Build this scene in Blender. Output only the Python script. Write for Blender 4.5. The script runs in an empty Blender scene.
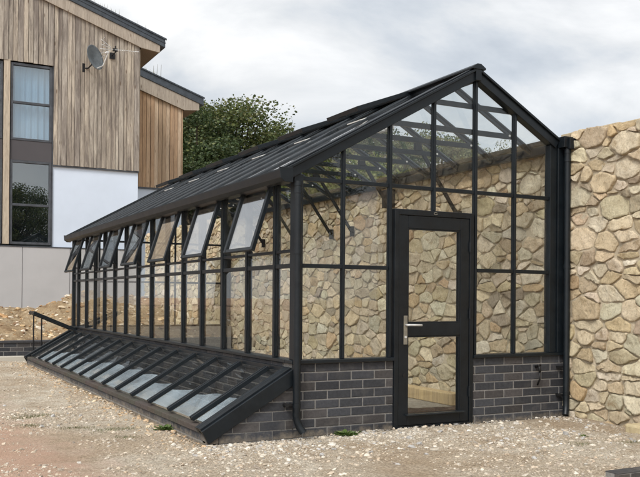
import bpy, math, random
import numpy as np
from mathutils import Vector, Matrix, noise

random.seed(7)
RNG = np.random.default_rng(7)
SC = bpy.context.scene
COL = SC.collection

# ------------------------------------------------------------------ camera
F_PX, CY, PITCH, ROLL, YAW = 840.25, 293.93, 0.004986, 0.00744, 0.485115
CAM = Vector((-2.9696, -6.0805, 1.1304))

def make_camera():
    c, s = math.cos(YAW), math.sin(YAW)
    r0 = Vector((c, -s, 0))
    f0 = Vector((s, c, 0))
    cp, sp = math.cos(PITCH), math.sin(PITCH)
    fwd = f0 * cp + Vector((0, 0, 1)) * sp
    u0 = -f0 * sp + Vector((0, 0, 1)) * cp
    cr, sr = math.cos(ROLL), math.sin(ROLL)
    R = r0 * cr + u0 * sr
    U = -r0 * sr + u0 * cr
    cam = bpy.data.cameras.new('camera')
    cam.sensor_width = 36
    cam.lens = 36 * F_PX / 640
    cam.shift_y = (CY - 238.5) / 640
    cam.clip_start = 0.05
    cam.clip_end = 2000
    o = bpy.data.objects.new('camera', cam)
    COL.objects.link(o)
    B = -fwd
    o.matrix_world = Matrix(((R.x, U.x, B.x, CAM.x), (R.y, U.y, B.y, CAM.y), (R.z, U.z, B.z, CAM.z), (0, 0, 0, 1)))
    SC.camera = o

make_camera()

# ------------------------------------------------------------------ materials
def new_mat(name):
    m = bpy.data.materials.new(name)
    m.use_nodes = True
    nt = m.node_tree
    for n in list(nt.nodes):
        nt.nodes.remove(n)
    out = nt.nodes.new('ShaderNodeOutputMaterial')
    return m, nt, out

def N(nt, typ, **kw):
    n = nt.nodes.new(typ)
    for k, v in kw.items():
        if k.startswith('i_'):
            key = k[2:]
            key = int(key) if key.isdigit() else key.replace('_', ' ')
            n.inputs[key].default_value = v
        else:
            setattr(n, k, v)
    return n

def ramp(nt, fac, stops):
    r = nt.nodes.new('ShaderNodeValToRGB')
    el = r.color_ramp.elements
    while len(el) > 1:
        el.remove(el[-1])
    el[0].position = stops[0][0]
    el[0].color = (*stops[0][1], 1)
    for p, c in stops[1:]:
        e = el.new(p)
        e.color = (*c, 1)
    nt.links.new(fac, r.inputs[0])
    return r.outputs[0]

def mixc(nt, fac, a, b, mode='MIX'):
    n = nt.nodes.new('ShaderNodeMix')
    n.data_type = 'RGBA'
    n.blend_type = mode
    for sock, val in ((n.inputs[0], fac), (n.inputs[6], a), (n.inputs[7], b)):
        if hasattr(val, 'is_output'):
            nt.links.new(val, sock)
        elif isinstance(val, (int, float)):
            sock.default_value = val
        else:
            sock.default_value = (*val, 1)
    return n.outputs[2]

def noise_tex(nt, scale, detail=6, rough=0.6, vec=None, dist=0.0, dim='3D'):
    n = nt.nodes.new('ShaderNodeTexNoise')
    n.inputs['Scale'].default_value = scale
    n.inputs['Detail'].default_value = detail
    n.inputs['Roughness'].default_value = rough
    n.inputs['Distortion'].default_value = dist
    if vec is not None:
        nt.links.new(vec, n.inputs['Vector'])
    return n

def coords(nt, scale=(1, 1, 1), loc=(0, 0, 0)):
    t = nt.nodes.new('ShaderNodeTexCoord')
    mp = nt.nodes.new('ShaderNodeMapping')
    mp.inputs['Scale'].default_value = scale
    mp.inputs['Location'].default_value = loc
    nt.links.new(t.outputs['Object'], mp.inputs['Vector'])
    return mp.outputs[0]

def bump(nt, height, strength=0.5, dist=0.01, normal=None):
    b = nt.nodes.new('ShaderNodeBump')
    b.inputs['Strength'].default_value = strength
    b.inputs['Distance'].default_value = dist
    nt.links.new(height, b.inputs['Height'])
    if normal is not None:
        nt.links.new(normal, b.inputs['Normal'])
    return b.outputs[0]

def principled(nt, out, color, rough=0.6, normal=None, metal=0.0, spec=0.5):
    p = nt.nodes.new('ShaderNodeBsdfPrincipled')
    for key, val in (('Base Color', color), ('Roughness', rough)):
        if hasattr(val, 'is_output'):
            nt.links.new(val, p.inputs[key])
        elif isinstance(val, (int, float)):
            p.inputs[key].default_value = val
        else:
            p.inputs[key].default_value = (*val, 1)
    p.inputs['Metallic'].default_value = metal
    p.inputs['Specular IOR Level'].default_value = spec
    if normal is not None:
        nt.links.new(normal, p.inputs['Normal'])
    nt.links.new(p.outputs[0], out.inputs[0])
    return p

def attr(nt, name='tint'):
    a = nt.nodes.new('ShaderNodeAttribute')
    a.attribute_name = name
    return a.outputs['Color']

def mat_paint(name, col, rough=0.38, var=0.35, bumpy=0.04):
    m, nt, out = new_mat(name)
    v = coords(nt)
    n = noise_tex(nt, 6, 5, 0.65, v)
    n2 = noise_tex(nt, 60, 3, 0.5, v)
    c = ramp(nt, n.outputs[0], [(0.3, tuple(x * (1 - var) for x in col)), (0.7, tuple(x * (1 + var) for x in col))])
    dn = noise_tex(nt, 17, 8, 0.8, v, 0.4)
    c = mixc(nt, ramp(nt, dn.outputs[0], [(0.48, (0, 0, 0)), (0.72, (0.025, 0.025, 0.025))]), c, (0.22, 0.21, 0.19))
    r = nt.nodes.new('ShaderNodeMapRange')
    r.inputs['To Min'].default_value = rough - 0.08
    r.inputs['To Max'].default_value = rough + 0.14
    nt.links.new(n.outputs[0], r.inputs[0])
    principled(nt, out, c, r.outputs[0], bump(nt, n2.outputs[0], bumpy, 0.002), spec=0.35)
    return m

M = {}
M['frame'] = mat_paint('dark_frame_paint', (0.0045, 0.0075, 0.0105), 0.40)
M['frame_door'] = mat_paint('dark_door_paint', (0.005, 0.0075, 0.0105), 0.36)
M['rail'] = mat_paint('bar_cap_paint', (0.016, 0.020, 0.024), 0.2)
M['window_frame'] = mat_paint('house_window_paint', (0.055, 0.06, 0.07), 0.45)
M['fascia_metal'] = mat_paint('roof_edge_metal', (0.045, 0.055, 0.068), 0.42)
M['silver'] = mat_paint('brushed_metal', (0.55, 0.55, 0.54), 0.3)
M['brass'] = mat_paint('handle_plate_metal', (0.22, 0.20, 0.16), 0.4)
M['pale_glint'] = mat_paint('pale_glint', (0.62, 0.62, 0.60), 0.5, 0.1)  # pale colour stands in for sky mirrored in the roof glass
M['dish'] = mat_paint('dish_paint', (0.11, 0.125, 0.135), 0.5)
M['black'] = mat_paint('black_plastic', (0.008, 0.008, 0.009), 0.5)

def mat_glass(name, tint=(0.982, 0.99, 0.985), f0=0.04, dirt=0.012, power=5.0):
    # real panes: transparent with Fresnel (Schlick) reflection on both faces, a thin film of dust
    m, nt, out = new_mat(name)
    lw = nt.nodes.new('ShaderNodeLayerWeight')
    lw.inputs['Blend'].default_value = 0.5
    pw = N(nt, 'ShaderNodeMath', operation='POWER', i_1=power)
    nt.links.new(lw.outputs['Facing'], pw.inputs[0])
    ma = N(nt, 'ShaderNodeMath', operation='MULTIPLY_ADD', i_1=1 - f0, i_2=f0)
    nt.links.new(pw.outputs[0], ma.inputs[0])
    tr = nt.nodes.new('ShaderNodeBsdfTransparent')
    tr.inputs[0].default_value = (*tint, 1)
    gl = nt.nodes.new('ShaderNodeBsdfGlossy')
    gl.inputs['Roughness'].default_value = 0.0
    v = coords(nt)
    wob = noise_tex(nt, 1.3, 2, 0.4, v)
    nt.links.new(bump(nt, wob.outputs[0], 0.012, 0.01), gl.inputs['Normal'])
    mx = nt.nodes.new('ShaderNodeMixShader')
    nt.links.new(ma.outputs[0], mx.inputs[0])
    nt.links.new(tr.outputs[0], mx.inputs[1])
    nt.links.new(gl.outputs[0], mx.inputs[2])
    df = nt.nodes.new('ShaderNodeBsdfDiffuse')
    df.inputs[0].default_value = (0.5, 0.48, 0.44, 1)
    dn = noise_tex(nt, 9, 6, 0.7, v)
    dr = nt.nodes.new('ShaderNodeMapRange')
    dr.inputs['From Min'].default_value = 0.45
    dr.inputs['From Max'].default_value = 0.8
    dr.inputs['To Max'].default_value = dirt
    nt.links.new(dn.outputs[0], dr.inputs[0])
    mx2 = nt.nodes.new('ShaderNodeMixShader')
    nt.links.new(dr.outputs[0], mx2.inputs[0])
    nt.links.new(mx.outputs[0], mx2.inputs[1])
    nt.links.new(df.outputs[0], mx2.inputs[2])
    nt.links.new(mx2.outputs[0], out.inputs[0])
    return m

M['glass'] = mat_glass('greenhouse_glass')
M['sash_glass'] = mat_glass('sash_glass', (0.96, 0.97, 0.965), 0.16, 0.012, 2.6)
M['house_glass'] = mat_glass('house_glass', (0.75, 0.82, 0.85), 0.20, 0.01)

def mat_reflection():  # pale blue colour stands in for reflected sky and render
    m, nt, out = new_mat('painted_reflection')
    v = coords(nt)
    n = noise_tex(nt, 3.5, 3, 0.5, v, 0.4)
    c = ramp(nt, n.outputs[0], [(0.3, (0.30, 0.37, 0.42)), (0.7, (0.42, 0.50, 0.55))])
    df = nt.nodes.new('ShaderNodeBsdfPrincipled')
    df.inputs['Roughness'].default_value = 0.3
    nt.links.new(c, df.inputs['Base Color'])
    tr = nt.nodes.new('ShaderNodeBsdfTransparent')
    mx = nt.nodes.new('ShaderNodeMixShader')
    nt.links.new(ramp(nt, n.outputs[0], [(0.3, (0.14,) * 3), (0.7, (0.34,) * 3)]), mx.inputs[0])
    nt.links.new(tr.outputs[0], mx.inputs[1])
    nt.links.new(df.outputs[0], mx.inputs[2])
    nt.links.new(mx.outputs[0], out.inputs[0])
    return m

M['pane_reflection'] = mat_reflection()

def mat_brick(name, mud=0.65):
    m, nt, out = new_mat(name)
    v = coords(nt)
    n = noise_tex(nt, 38, 6, 0.7, v)
    n2 = noise_tex(nt, 5, 4, 0.6, v)
    c = mixc(nt, 1.0, attr(nt), ramp(nt, n.outputs[0], [(0.25, (0.6, 0.6, 0.6)), (0.75, (1.3, 1.28, 1.25))]), 'MULTIPLY')
    c = mixc(nt, ramp(nt, n2.outputs[0], [(0.55, (0, 0, 0)), (0.8, (0.35, 0.35, 0.35))]), c, (0.16, 0.145, 0.13))
    sp = nt.nodes.new('ShaderNodeSeparateXYZ')
    nt.links.new(v, sp.inputs[0])
    sm = N(nt, 'ShaderNodeMath', operation='MULTIPLY_ADD', i_1=-4.2, i_2=0.12)
    nt.links.new(sp.outputs[2], sm.inputs[0])
    sa = N(nt, 'ShaderNodeMath', operation='ADD')
    n3 = noise_tex(nt, 13, 7, 0.75, v)
    nt.links.new(sm.outputs[0], sa.inputs[0])
    nt.links.new(n3.outputs[0], sa.inputs[1])
    c = mixc(nt, ramp(nt, sa.outputs[0], [(0.38, (0, 0, 0)), (0.75, (mud, mud, mud))]), c, (0.34, 0.28, 0.205))
    principled(nt, out, c, 0.75, bump(nt, n.outputs[0], 0.5, 0.004), spec=0.3)
    return m

M['brick'] = mat_brick('dark_brick')
M['edging_brick'] = mat_brick('edging_brick', 0.12)

def mat_mortar(name, a, b, scale=40):
    m, nt, out = new_mat(name)
    v = coords(nt)
    n = noise_tex(nt, scale, 6, 0.75, v)
    n2 = noise_tex(nt, 2.2, 4, 0.6, v)
    c = ramp(nt, n.outputs[0], [(0.3, a), (0.7, b)])
    c = mixc(nt, ramp(nt, n2.outputs[0], [(0.4, (0, 0, 0)), (0.75, (0.5, 0.5, 0.5))]), c, tuple(x * 0.55 for x in a))
    principled(nt, out, c, 0.95, bump(nt, n.outputs[0], 0.9, 0.012), spec=0.15)
    return m

M['mortar'] = mat_mortar('brick_mortar', (0.20, 0.19, 0.18), (0.28, 0.27, 0.255))
M['lime'] = mat_mortar('lime_mortar', (0.45, 0.375, 0.27), (0.60, 0.52, 0.395), 55)

def mat_stone():
    m, nt, out = new_mat('rubble_stone')
    v = coords(nt)
    n = noise_tex(nt, 9, 9, 0.72, v, 0.7)
    nf = noise_tex(nt, 55, 7, 0.8, v, 0.3)
    ns = noise_tex(nt, 5.5, 8, 0.75, v, 1.2)
    c = mixc(nt, 1.0, attr(nt), ramp(nt, n.outputs[0], [(0.30, (0.66, 0.60, 0.52)), (0.44, (0.97, 0.95, 0.92)), (0.58, (1.08, 1.08, 1.08)), (0.72, (1.25, 1.25, 1.25))]), 'MULTIPLY')
    c = mixc(nt, 1.0, c, ramp(nt, nf.outputs[0], [(0.28, (0.55, 0.52, 0.48)), (0.48, (1.0, 1.0, 1.0)), (0.72, (1.22, 1.22, 1.22))]), 'MULTIPLY')
    # iron-brown weathering stains and grey lichen with shapes of their own
    c = mixc(nt, ramp(nt, ns.outputs[0], [(0.56, (0, 0, 0)), (0.68, (0.6, 0.6, 0.6))]), c, (0.36, 0.235, 0.12))
    ng = noise_tex(nt, 7.3, 8, 0.8, coords(nt, loc=(13, 5, 2)), 0.8)
    c = mixc(nt, ramp(nt, ng.outputs[0], [(0.60, (0, 0, 0)), (0.70, (0.5, 0.5, 0.5))]), c, (0.25, 0.23, 0.19))
    ck = nt.nodes.new('ShaderNodeTexVoronoi')
    ck.feature = 'DISTANCE_TO_EDGE'
    ck.inputs['Scale'].default_value = 6.5
    wv = mixc(nt, 0.35, v, ns.outputs['Color'])
    nt.links.new(wv, ck.inputs['Vector'])
    cr = ramp(nt, ck.outputs['Distance'], [(0.0, (0.0,) * 3), (0.035, (1.0,) * 3)])
    b0 = bump(nt, cr, 0.35, 0.006)
    b1 = bump(nt, n.outputs[0], 0.8, 0.035, b0)
    b2 = bump(nt, nf.outputs[0], 0.9, 0.014, b1)
    principled(nt, out, c, 0.95, b2, spec=0.12)
    return m

M['stone'] = mat_stone()

def mat_ground():
    m, nt, out = new_mat('limestone_ground')
    v = coords(nt)
    big = noise_tex(nt, 0.55, 5, 0.6, v, 0.6)
    mid = noise_tex(nt, 3.2, 7, 0.7, v, 0.3)
    fine = noise_tex(nt, 48, 8, 0.85, v)
    grit = nt.nodes.new('ShaderNodeTexVoronoi')
    grit.inputs['Scale'].default_value = 75
    nt.links.new(v, grit.inputs['Vector'])
    c = ramp(nt, mid.outputs[0], [(0.30, (0.30, 0.235, 0.165)), (0.43, (0.44, 0.37, 0.285)), (0.55, (0.50, 0.44, 0.355)), (0.72, (0.55, 0.50, 0.425))])
    c = mixc(nt, ramp(nt, big.outputs[0], [(0.45, (0, 0, 0)), (0.62, (0.7, 0.7, 0.7))]), c, (0.35, 0.265, 0.18))
    c = mixc(nt, 1.0, c, ramp(nt, fine.outputs[0], [(0.30, (0.50, 0.47, 0.43)), (0.5, (1.0, 1.0, 1.0)), (0.72, (1.28, 1.28, 1.28))]), 'MULTIPLY')
    gv = nt.nodes.new('ShaderNodeRGBToBW')
    nt.links.new(grit.outputs['Color'], gv.inputs[0])
    c = mixc(nt, 1.0, c, ramp(nt, gv.outputs[0], [(0.2, (0.74, 0.72, 0.70)), (0.8, (1.2, 1.2, 1.2))]), 'MULTIPLY')
    # red clay spread beside the track, left of the greenhouse
    sep = nt.nodes.new('ShaderNodeSeparateXYZ')
    nt.links.new(v, sep.inputs[0])
    dx = N(nt, 'ShaderNodeMath', operation='MULTIPLY_ADD', i_1=-0.80, i_2=-1.42)
    nt.links.new(sep.outputs[0], dx.inputs[0])
    dy = N(nt, 'ShaderNodeMath', operation='MULTIPLY_ADD', i_1=-0.05)
    nt.links.new(sep.outputs[1], dy.inputs[0])
    nt.links.new(dx.outputs[0], dy.inputs[2])
    wn = N(nt, 'ShaderNodeMath', operation='MULTIPLY_ADD', i_1=1.1)
    nt.links.new(mid.outputs[0], wn.inputs[0])
    nt.links.new(dy.outputs[0], wn.inputs[2])
    c = mixc(nt, ramp(nt, wn.outputs[0], [(0.30, (0, 0, 0)), (0.75, (0.8, 0.8, 0.8))]), c, (0.45, 0.285, 0.205))
    b1 = bump(nt, mid.outputs[0], 0.7, 0.05)
    b2 = bump(nt, fine.outputs[0], 0.9, 0.014, b1)
    b3 = bump(nt, grit.outputs['Distance'], 0.5, 0.01, b2)
    principled(nt, out, c, 0.95, b3, spec=0.15)
    return m

M['ground'] = mat_ground()

def mat_soil(name, a, b, c3, scale=2.5):
    m, nt, out = new_mat(name)
    v = coords(nt)
    mid = noise_tex(nt, scale, 8, 0.72, v, 0.5)
    fine = noise_tex(nt, 22, 6, 0.8, v)
    c = ramp(nt, mid.outputs[0], [(0.3, a), (0.5, b), (0.7, c3)])
    c = mixc(nt, 1.0, c, ramp(nt, fine.outputs[0], [(0.25, (0.55, 0.53, 0.5)), (0.75, (1.25, 1.25, 1.25))]), 'MULTIPLY')
    b2 = bump(nt, fine.outputs[0], 1.0, 0.03, bump(nt, mid.outputs[0], 0.9, 0.1))
    principled(nt, out, c, 0.95, b2, spec=0.15)
    return m

M['mound'] = mat_soil('orange_spoil', (0.22, 0.14, 0.08), (0.40, 0.295, 0.18), (0.51, 0.42, 0.30))
M['soil'] = mat_soil('brown_soil', (0.07, 0.045, 0.03), (0.14, 0.09, 0.06), (0.2, 0.14, 0.1), 9)
M['floor'] = mat_soil('pale_screed', (0.38, 0.33, 0.26), (0.46, 0.41, 0.33), (0.52, 0.47, 0.39), 3)
M['pebble'] = None

def mat_tinted(name, rough=0.9, grain=45, amt=0.35, bd=0.006):
    m, nt, out = new_mat(name)
    v = coords(nt)
    n = noise_tex(nt, grain, 5, 0.7, v)
    c = mixc(nt, 1.0, attr(nt), ramp(nt, n.outputs[0], [(0.25, (1 - amt,) * 3), (0.75, (1 + amt,) * 3)]), 'MULTIPLY')
    principled(nt, out, c, rough, bump(nt, n.outputs[0], 0.6, bd), spec=0.2)
    return m

M['pebble'] = mat_tinted('pebble_stone')

def mat_wood(name, dark=(0.5, 0.45, 0.42), grey=0.0):
    # board colour comes per board; grain, knots and weather streaks run along Z
    m, nt, out = new_mat(name)
    v = coords(nt, (9, 9, 0.55))
    g = noise_tex(nt, 5, 8, 0.7, v, 1.2)
    st = noise_tex(nt, 1.0, 7, 0.72, coords(nt, (9, 9, 0.75)), 0.6)
    kn = nt.nodes.new('ShaderNodeTexVoronoi')
    kn.inputs['Scale'].default_value = 1.0
    nt.links.new(coords(nt, (7.0, 7.0, 1.7)), kn.inputs['Vector'])
    c = mixc(nt, 1.0, attr(nt), ramp(nt, g.outputs[0], [(0.3, (0.58, 0.55, 0.52)), (0.52, (1, 1, 1)), (0.75, (1.28, 1.27, 1.25))]), 'MULTIPLY')
    c = mixc(nt, ramp(nt, st.outputs[0], [(0.41, (0, 0, 0)), (0.62, (grey, grey, grey))]), c, (0.15, 0.125, 0.108))
    c = mixc(nt, ramp(nt, kn.outputs['Distance'], [(0.05, (0.75, 0.75, 0.75)), (0.13, (0, 0, 0))]), c, (0.10, 0.06, 0.035))
    principled(nt, out, c, 0.85, bump(nt, g.outputs[0], 0.5, 0.006), spec=0.2)
    return m

M['wood'] = mat_wood('weathered_boards', grey=0.9)
M['wood_fresh'] = mat_wood('sawn_boards', grey=0.25)

def mat_render(name, col, var=0.05):
    m, nt, out = new_mat(name)
    v = coords(nt)
    n = noise_tex(nt, 0.7, 5, 0.6, v)
    f = noise_tex(nt, 90, 4, 0.7, v)
    c = ramp(nt, n.outputs[0], [(0.3, tuple(x * (1 - var) for x in col)), (0.7, tuple(x * (1 + var) for x in col))])
    principled(nt, out, c, 0.85, bump(nt, f.outputs[0], 0.25, 0.003), spec=0.25)
    return m

M['render'] = mat_render('pale_render', (0.55, 0.615, 0.715), 0.07)
M['panel'] = mat_render('grey_panel', (0.40, 0.395, 0.40), 0.10)
M['spandrel'] = mat_render('dark_spandrel', (0.075, 0.07, 0.075), 0.1)
M['curtain'] = None
M['room'] = mat_render('dark_room', (0.035, 0.037, 0.035), 0.2)
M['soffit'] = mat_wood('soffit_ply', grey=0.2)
M['concrete'] = mat_render('pale_concrete', (0.45, 0.42, 0.36), 0.12)
M['yellow_stone'] = mat_mortar('block_stone', (0.42, 0.34, 0.2), (0.55, 0.46, 0.3), 20)

def mat_curtain():
    m, nt, out = new_mat('pale_curtain')
    w = nt.nodes.new('ShaderNodeTexWave')
    w.inputs['Scale'].default_value = 4.0
    w.inputs['Distortion'].default_value = 2.5
    nt.links.new(coords(nt, (1, 1, 0.12)), w.inputs['Vector'])
    c = ramp(nt, w.outputs[0], [(0.0, (0.56, 0.70, 0.86)), (1.0, (0.62, 0.755, 0.89))])
    principled(nt, out, c, 0.9, bump(nt, w.outputs[0], 0.4, 0.03))
    return m

M['curtain'] = mat_curtain()

def mat_leaf(name):
    m, nt, out = new_mat(name)
    a = attr(nt)
    d = nt.nodes.new('ShaderNodeBsdfDiffuse')
    t = nt.nodes.new('ShaderNodeBsdfTranslucent')
    g = nt.nodes.new('ShaderNodeBsdfGlossy')
    g.inputs['Roughness'].default_value = 0.45
    g.inputs[0].default_value = (0.6, 0.65, 0.6, 1)
    nt.links.new(a, d.inputs[0])
    nt.links.new(a, t.inputs[0])
    mx = nt.nodes.new('ShaderNodeMixShader')
    mx.inputs[0].default_value = 0.3
    nt.links.new(d.outputs[0], mx.inputs[1])
    nt.links.new(t.outputs[0], mx.inputs[2])
    mx2 = nt.nodes.new('ShaderNodeMixShader')
    mx2.inputs[0].default_value = 0.04
    nt.links.new(mx.outputs[0], mx2.inputs[1])
    nt.links.new(g.outputs[0], mx2.inputs[2])
    nt.links.new(mx2.outputs[0], out.inputs[0])
    return m

M['leaf'] = mat_leaf('leaf')
M['bark'] = mat_soil('bark', (0.03, 0.022, 0.016), (0.06, 0.045, 0.033), (0.1, 0.08, 0.06), 6)

# ------------------------------------------------------------------ mesh helpers
class MB:
    """collects shapes in world coordinates; build() links them as one mesh object"""
    def __init__(self):
        self.v, self.f, self.c, self.mi = [], [], [], []

    def add(self, vs, fs, col=(1, 1, 1), mi=0):
        b = len(self.v)
        self.v.extend([tuple(p) for p in vs])
        for f in fs:
            self.f.append(tuple(i + b for i in f))
            self.c.append(col)
            self.mi.append(mi)
        return self

    def box(self, x0, x1, y0, y1, z0, z1, col=(1, 1, 1), mi=0):
        vs = [(x0, y0, z0), (x1, y0, z0), (x1, y1, z0), (x0, y1, z0), (x0, y0, z1), (x1, y0, z1), (x1, y1, z1), (x0, y1, z1)]
        fs = [(0, 3, 2, 1), (4, 5, 6, 7), (0, 1, 5, 4), (1, 2, 6, 5), (2, 3, 7, 6), (3, 0, 4, 7)]
        return self.add(vs, fs, col, mi)

    def bar(self, p, q, w, h, side=None, col=(1, 1, 1), mi=0):
        """box from p to q; w along 'side', h along the third axis"""
        p, q = Vector(p), Vector(q)
        d = (q - p).normalized()
        s = Vector(side) if side is not None else d.cross(Vector((0, 0, 1)))
        s = (s - d * s.dot(d)).normalized()
        u = s.cross(d).normalized()
        vs = []
        for c in (p, q):
            for a, b in ((-1, -1), (1, -1), (1, 1), (-1, 1)):
                vs.append(c + s * (a * w / 2) + u * (b * h / 2))
        fs = [(0, 1, 2, 3), (7, 6, 5, 4), (0, 4, 5, 1), (1, 5, 6, 2), (2, 6, 7, 3), (3, 7, 4, 0)]
        return self.add(vs, fs, col, mi)

    def prism(self, poly, axis, a, b, col=(1, 1, 1), mi=0):
        """polygon of 2-D points extruded along axis ('Y': points are x,z; 'X': y,z)"""
        n = len(poly)
        if axis == 'Y':
            vs = [(p[0], a, p[1]) for p in poly] + [(p[0], b, p[1]) for p in poly]
        else:
            vs = [(a, p[0], p[1]) for p in poly] + [(b, p[0], p[1]) for p in poly]
        fs = [tuple(range(n)), tuple(range(2 * n - 1, n - 1, -1))]
        for i in range(n):
            j = (i + 1) % n
            fs.append((j, i, i + n, j + n))
        return self.add(vs, fs, col, mi)

    def tube(self, pts, rad, n=12, col=(1, 1, 1), mi=0, cap=True):
        pts = [Vector(p) for p in pts]
        if isinstance(rad, (int, float)):
            rad = [rad] * len(pts)
        rings = []
        prev = None
        for i, p in enumerate(pts):
            d = (pts[min(i + 1, len(pts) - 1)] - pts[max(i - 1, 0)]).normalized()
            if prev is None:
                a = d.cross(Vector((0.31, 0.17, 0.93)))
                if a.length < 1e-3:
                    a = d.cross(Vector((1, 0, 0)))
            else:
                a = prev - d * prev.dot(d)
            a.normalize()
            prev = a
            b = d.cross(a)
            rings.append([p + (a * math.cos(2 * math.pi * k / n) + b * math.sin(2 * math.pi * k / n)) * rad[i] for k in range(n)])
        vs = [v for r in rings for v in r]
        fs = []
        for i in range(len(pts) - 1):
            for k in range(n):
                k2 = (k + 1) % n
                fs.append((i * n + k, i * n + k2, (i + 1) * n + k2, (i + 1) * n + k))
        if cap:
            fs.append(tuple(range(n - 1, -1, -1)))
            fs.append(tuple(range((len(pts) - 1) * n, len(pts) * n)))
        return self.add(vs, fs, col, mi)

    def build(self, name, mats, parent=None, smooth=False, bev=0.0, tint=False):
        off = Vector((0, 0, 0))
        q = parent
        while q is not None:
            off += q.location
            q = q.parent
        me = bpy.data.meshes.new(name)
        V = np.array(self.v, dtype=np.float64) - np.array(off)
        me.from_pydata(V.tolist(), [], self.f)
        if not isinstance(mats, (list, tuple)):
            mats = [mats]
        for m in mats:
            me.materials.append(m)
        if len(mats) > 1:
            me.polygons.foreach_set('material_index', self.mi)
        if tint:
            at = me.attributes.new('tint', 'FLOAT_COLOR', 'FACE')
            arr = np.ones((len(self.f), 4), dtype=np.float32)
            arr[:, :3] = np.array(self.c, dtype=np.float32)
            at.data.foreach_set('color', arr.ravel())
        if smooth:
            me.polygons.foreach_set('use_smooth', [True] * len(self.f))
        me.update()
        o = bpy.data.objects.new(name, me)
        COL.objects.link(o)
        if parent is not None:
            o.parent = parent
        if bev:
            b = o.modifiers.new('edge', 'BEVEL')
            b.width = bev
            b.segments = 2
            b.limit_method = 'ANGLE'
        return o

def tag(o, label=None, cat=None, group=None, kind=None):
    if label:
        o['label'] = label
    if cat:
        o['category'] = cat
    if group:
        o['group'] = group
    if kind:
        o['kind'] = kind
    return o

def thing(name, loc, label, cat, group=None):
    o = bpy.data.objects.new(name, None)
    o.empty_display_size = 0.1
    COL.objects.link(o)
    o.location = loc
    return tag(o, label, cat, group)

def copy_part(o, dloc):
    c = o.copy()
    COL.objects.link(c)
    c.parent = o.parent
    c.location = o.location + Vector(dloc)
    for ch in o.children:
        d = ch.copy()
        COL.objects.link(d)
        d.parent = c
    return c

def copy_thing(o, loc, rz=0.0, scale=1.0, label=None):
    c = o.copy()
    COL.objects.link(c)
    c.location = loc
    c.rotation_euler = (0, 0, rz)
    c.scale = (scale,) * 3 if isinstance(scale, (int, float)) else scale
    if label:
        c['label'] = label
    for ch in o.children:
        d = ch.copy()
        COL.objects.link(d)
        d.parent = c
    return c

def fbm(x, y, sc=1.0, oct=4):
    return noise.fractal(Vector((x * sc, y * sc, 3.7)), 1.0, 2.0, oct)

# ------------------------------------------------------------------ terrain
def sstep(a, b, x):
    t = min(1, max(0, (x - a) / (b - a)))
    return t * t * (3 - 2 * t)

GX0, GX1, GY1 = -0.75, 2.86, 8.75

def ground_z(x, y):
    z = 0.035 * fbm(x, y, 0.5) + 0.012 * fbm(x, y, 2.7)
    # flat beside the brickwork
    dx = max(GX0 - x, 0, x - 3.3)
    dy = max(-0.02 - y, 0, y - GY1)
    d = math.hypot(dx, dy)
    z *= sstep(0.0, 0.8, d)
    inside = (GX0 < x < 3.4 and -0.02 < y < GY1)
    z += 0.02 * sstep(-0.9, -0.25, y) * sstep(0.1, 0.5, x) * (0 if inside else 1)   # gravel banked against the gable
    if inside:
        z = -0.03
    # higher made-up level behind the low retaining wall
    if y > 9.9:
        z += 0.25 * sstep(9.95, 10.1, y) + 0.45 * sstep(11.5, 15.0, y)
    return z

def grid(name, x0, x1, y0, y1, nx, ny, fz, mat, kind='structure', xs=None, ys=None):
    xs = np.linspace(x0, x1, nx) if xs is None else xs
    ys = np.linspace(y0, y1, ny) if ys is None else ys
    nx, ny = len(xs), len(ys)
    b = MB()
    vs = [(x, y, fz(x, y)) for y in ys for x in xs]
    fs = [(j * nx + i, j * nx + i + 1, (j + 1) * nx + i + 1, (j + 1) * nx + i) for j in range(ny - 1) for i in range(nx - 1)]
    b.add(vs, fs)
    o = b.build(name, mat, smooth=True)
    tag(o, kind=kind)
    return o

xs = np.concatenate([[-400, -150, -60, -30, -16, -9], np.linspace(-6, 4.6, 150), [7, 10, 16, 30, 60, 150, 400]])
ys = np.concatenate([[-400, -150, -60, -30, -16, -9], np.linspace(-6, 16.5, 260), [20, 30, 60, 150, 400]])
def gz(x, y):
    if abs(x) > 100 or abs(y) > 100:
        return -0.02 if y < 10 else 0.7
    return ground_z(x, y)
grid('ground', 0, 0, 0, 0, 0, 0, gz, M['ground'], xs=xs, ys=ys)

def mound_z(x, y):
    e = 0.62 * math.exp(-((x - 1.15) / 0.9) ** 2 - ((y - 13.0) / 1.3) ** 2) + 0.42 * math.exp(-((x + 1.6) / 1.3) ** 2 - ((y - 13.2) / 1.5) ** 2)
    e += 0.45 * math.exp(-((x - 2.6) / 1.2) ** 2 - ((y - 13.6) / 1.2) ** 2)
    edge = sstep(10.05, 10.7, y) * sstep(-6.5, -5.0, x) * (1 - sstep(3.4, 4.4, x)) * (1 - sstep(15.2, 15.9, y))
    return ground_z(x, y) - 0.05 + edge * (0.10 + e + 0.13 * fbm(x, y, 1.3, 5) + 0.05 * fbm(x, y, 5.0, 4))
grid('spoil_heap', -6.6, 4.5, 10.05, 15.95, 200, 120, mound_z, M['mound'])

# ------------------------------------------------------------------ bricks
def brick_colour():
    k = random.random()
    base = (0.043, 0.045, 0.052) if k < 0.66 else ((0.058, 0.054, 0.055) if k < 0.9 else (0.033, 0.034, 0.040))
    f = random.uniform(0.72, 1.3)
    return tuple(x * f for x in base)

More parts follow.
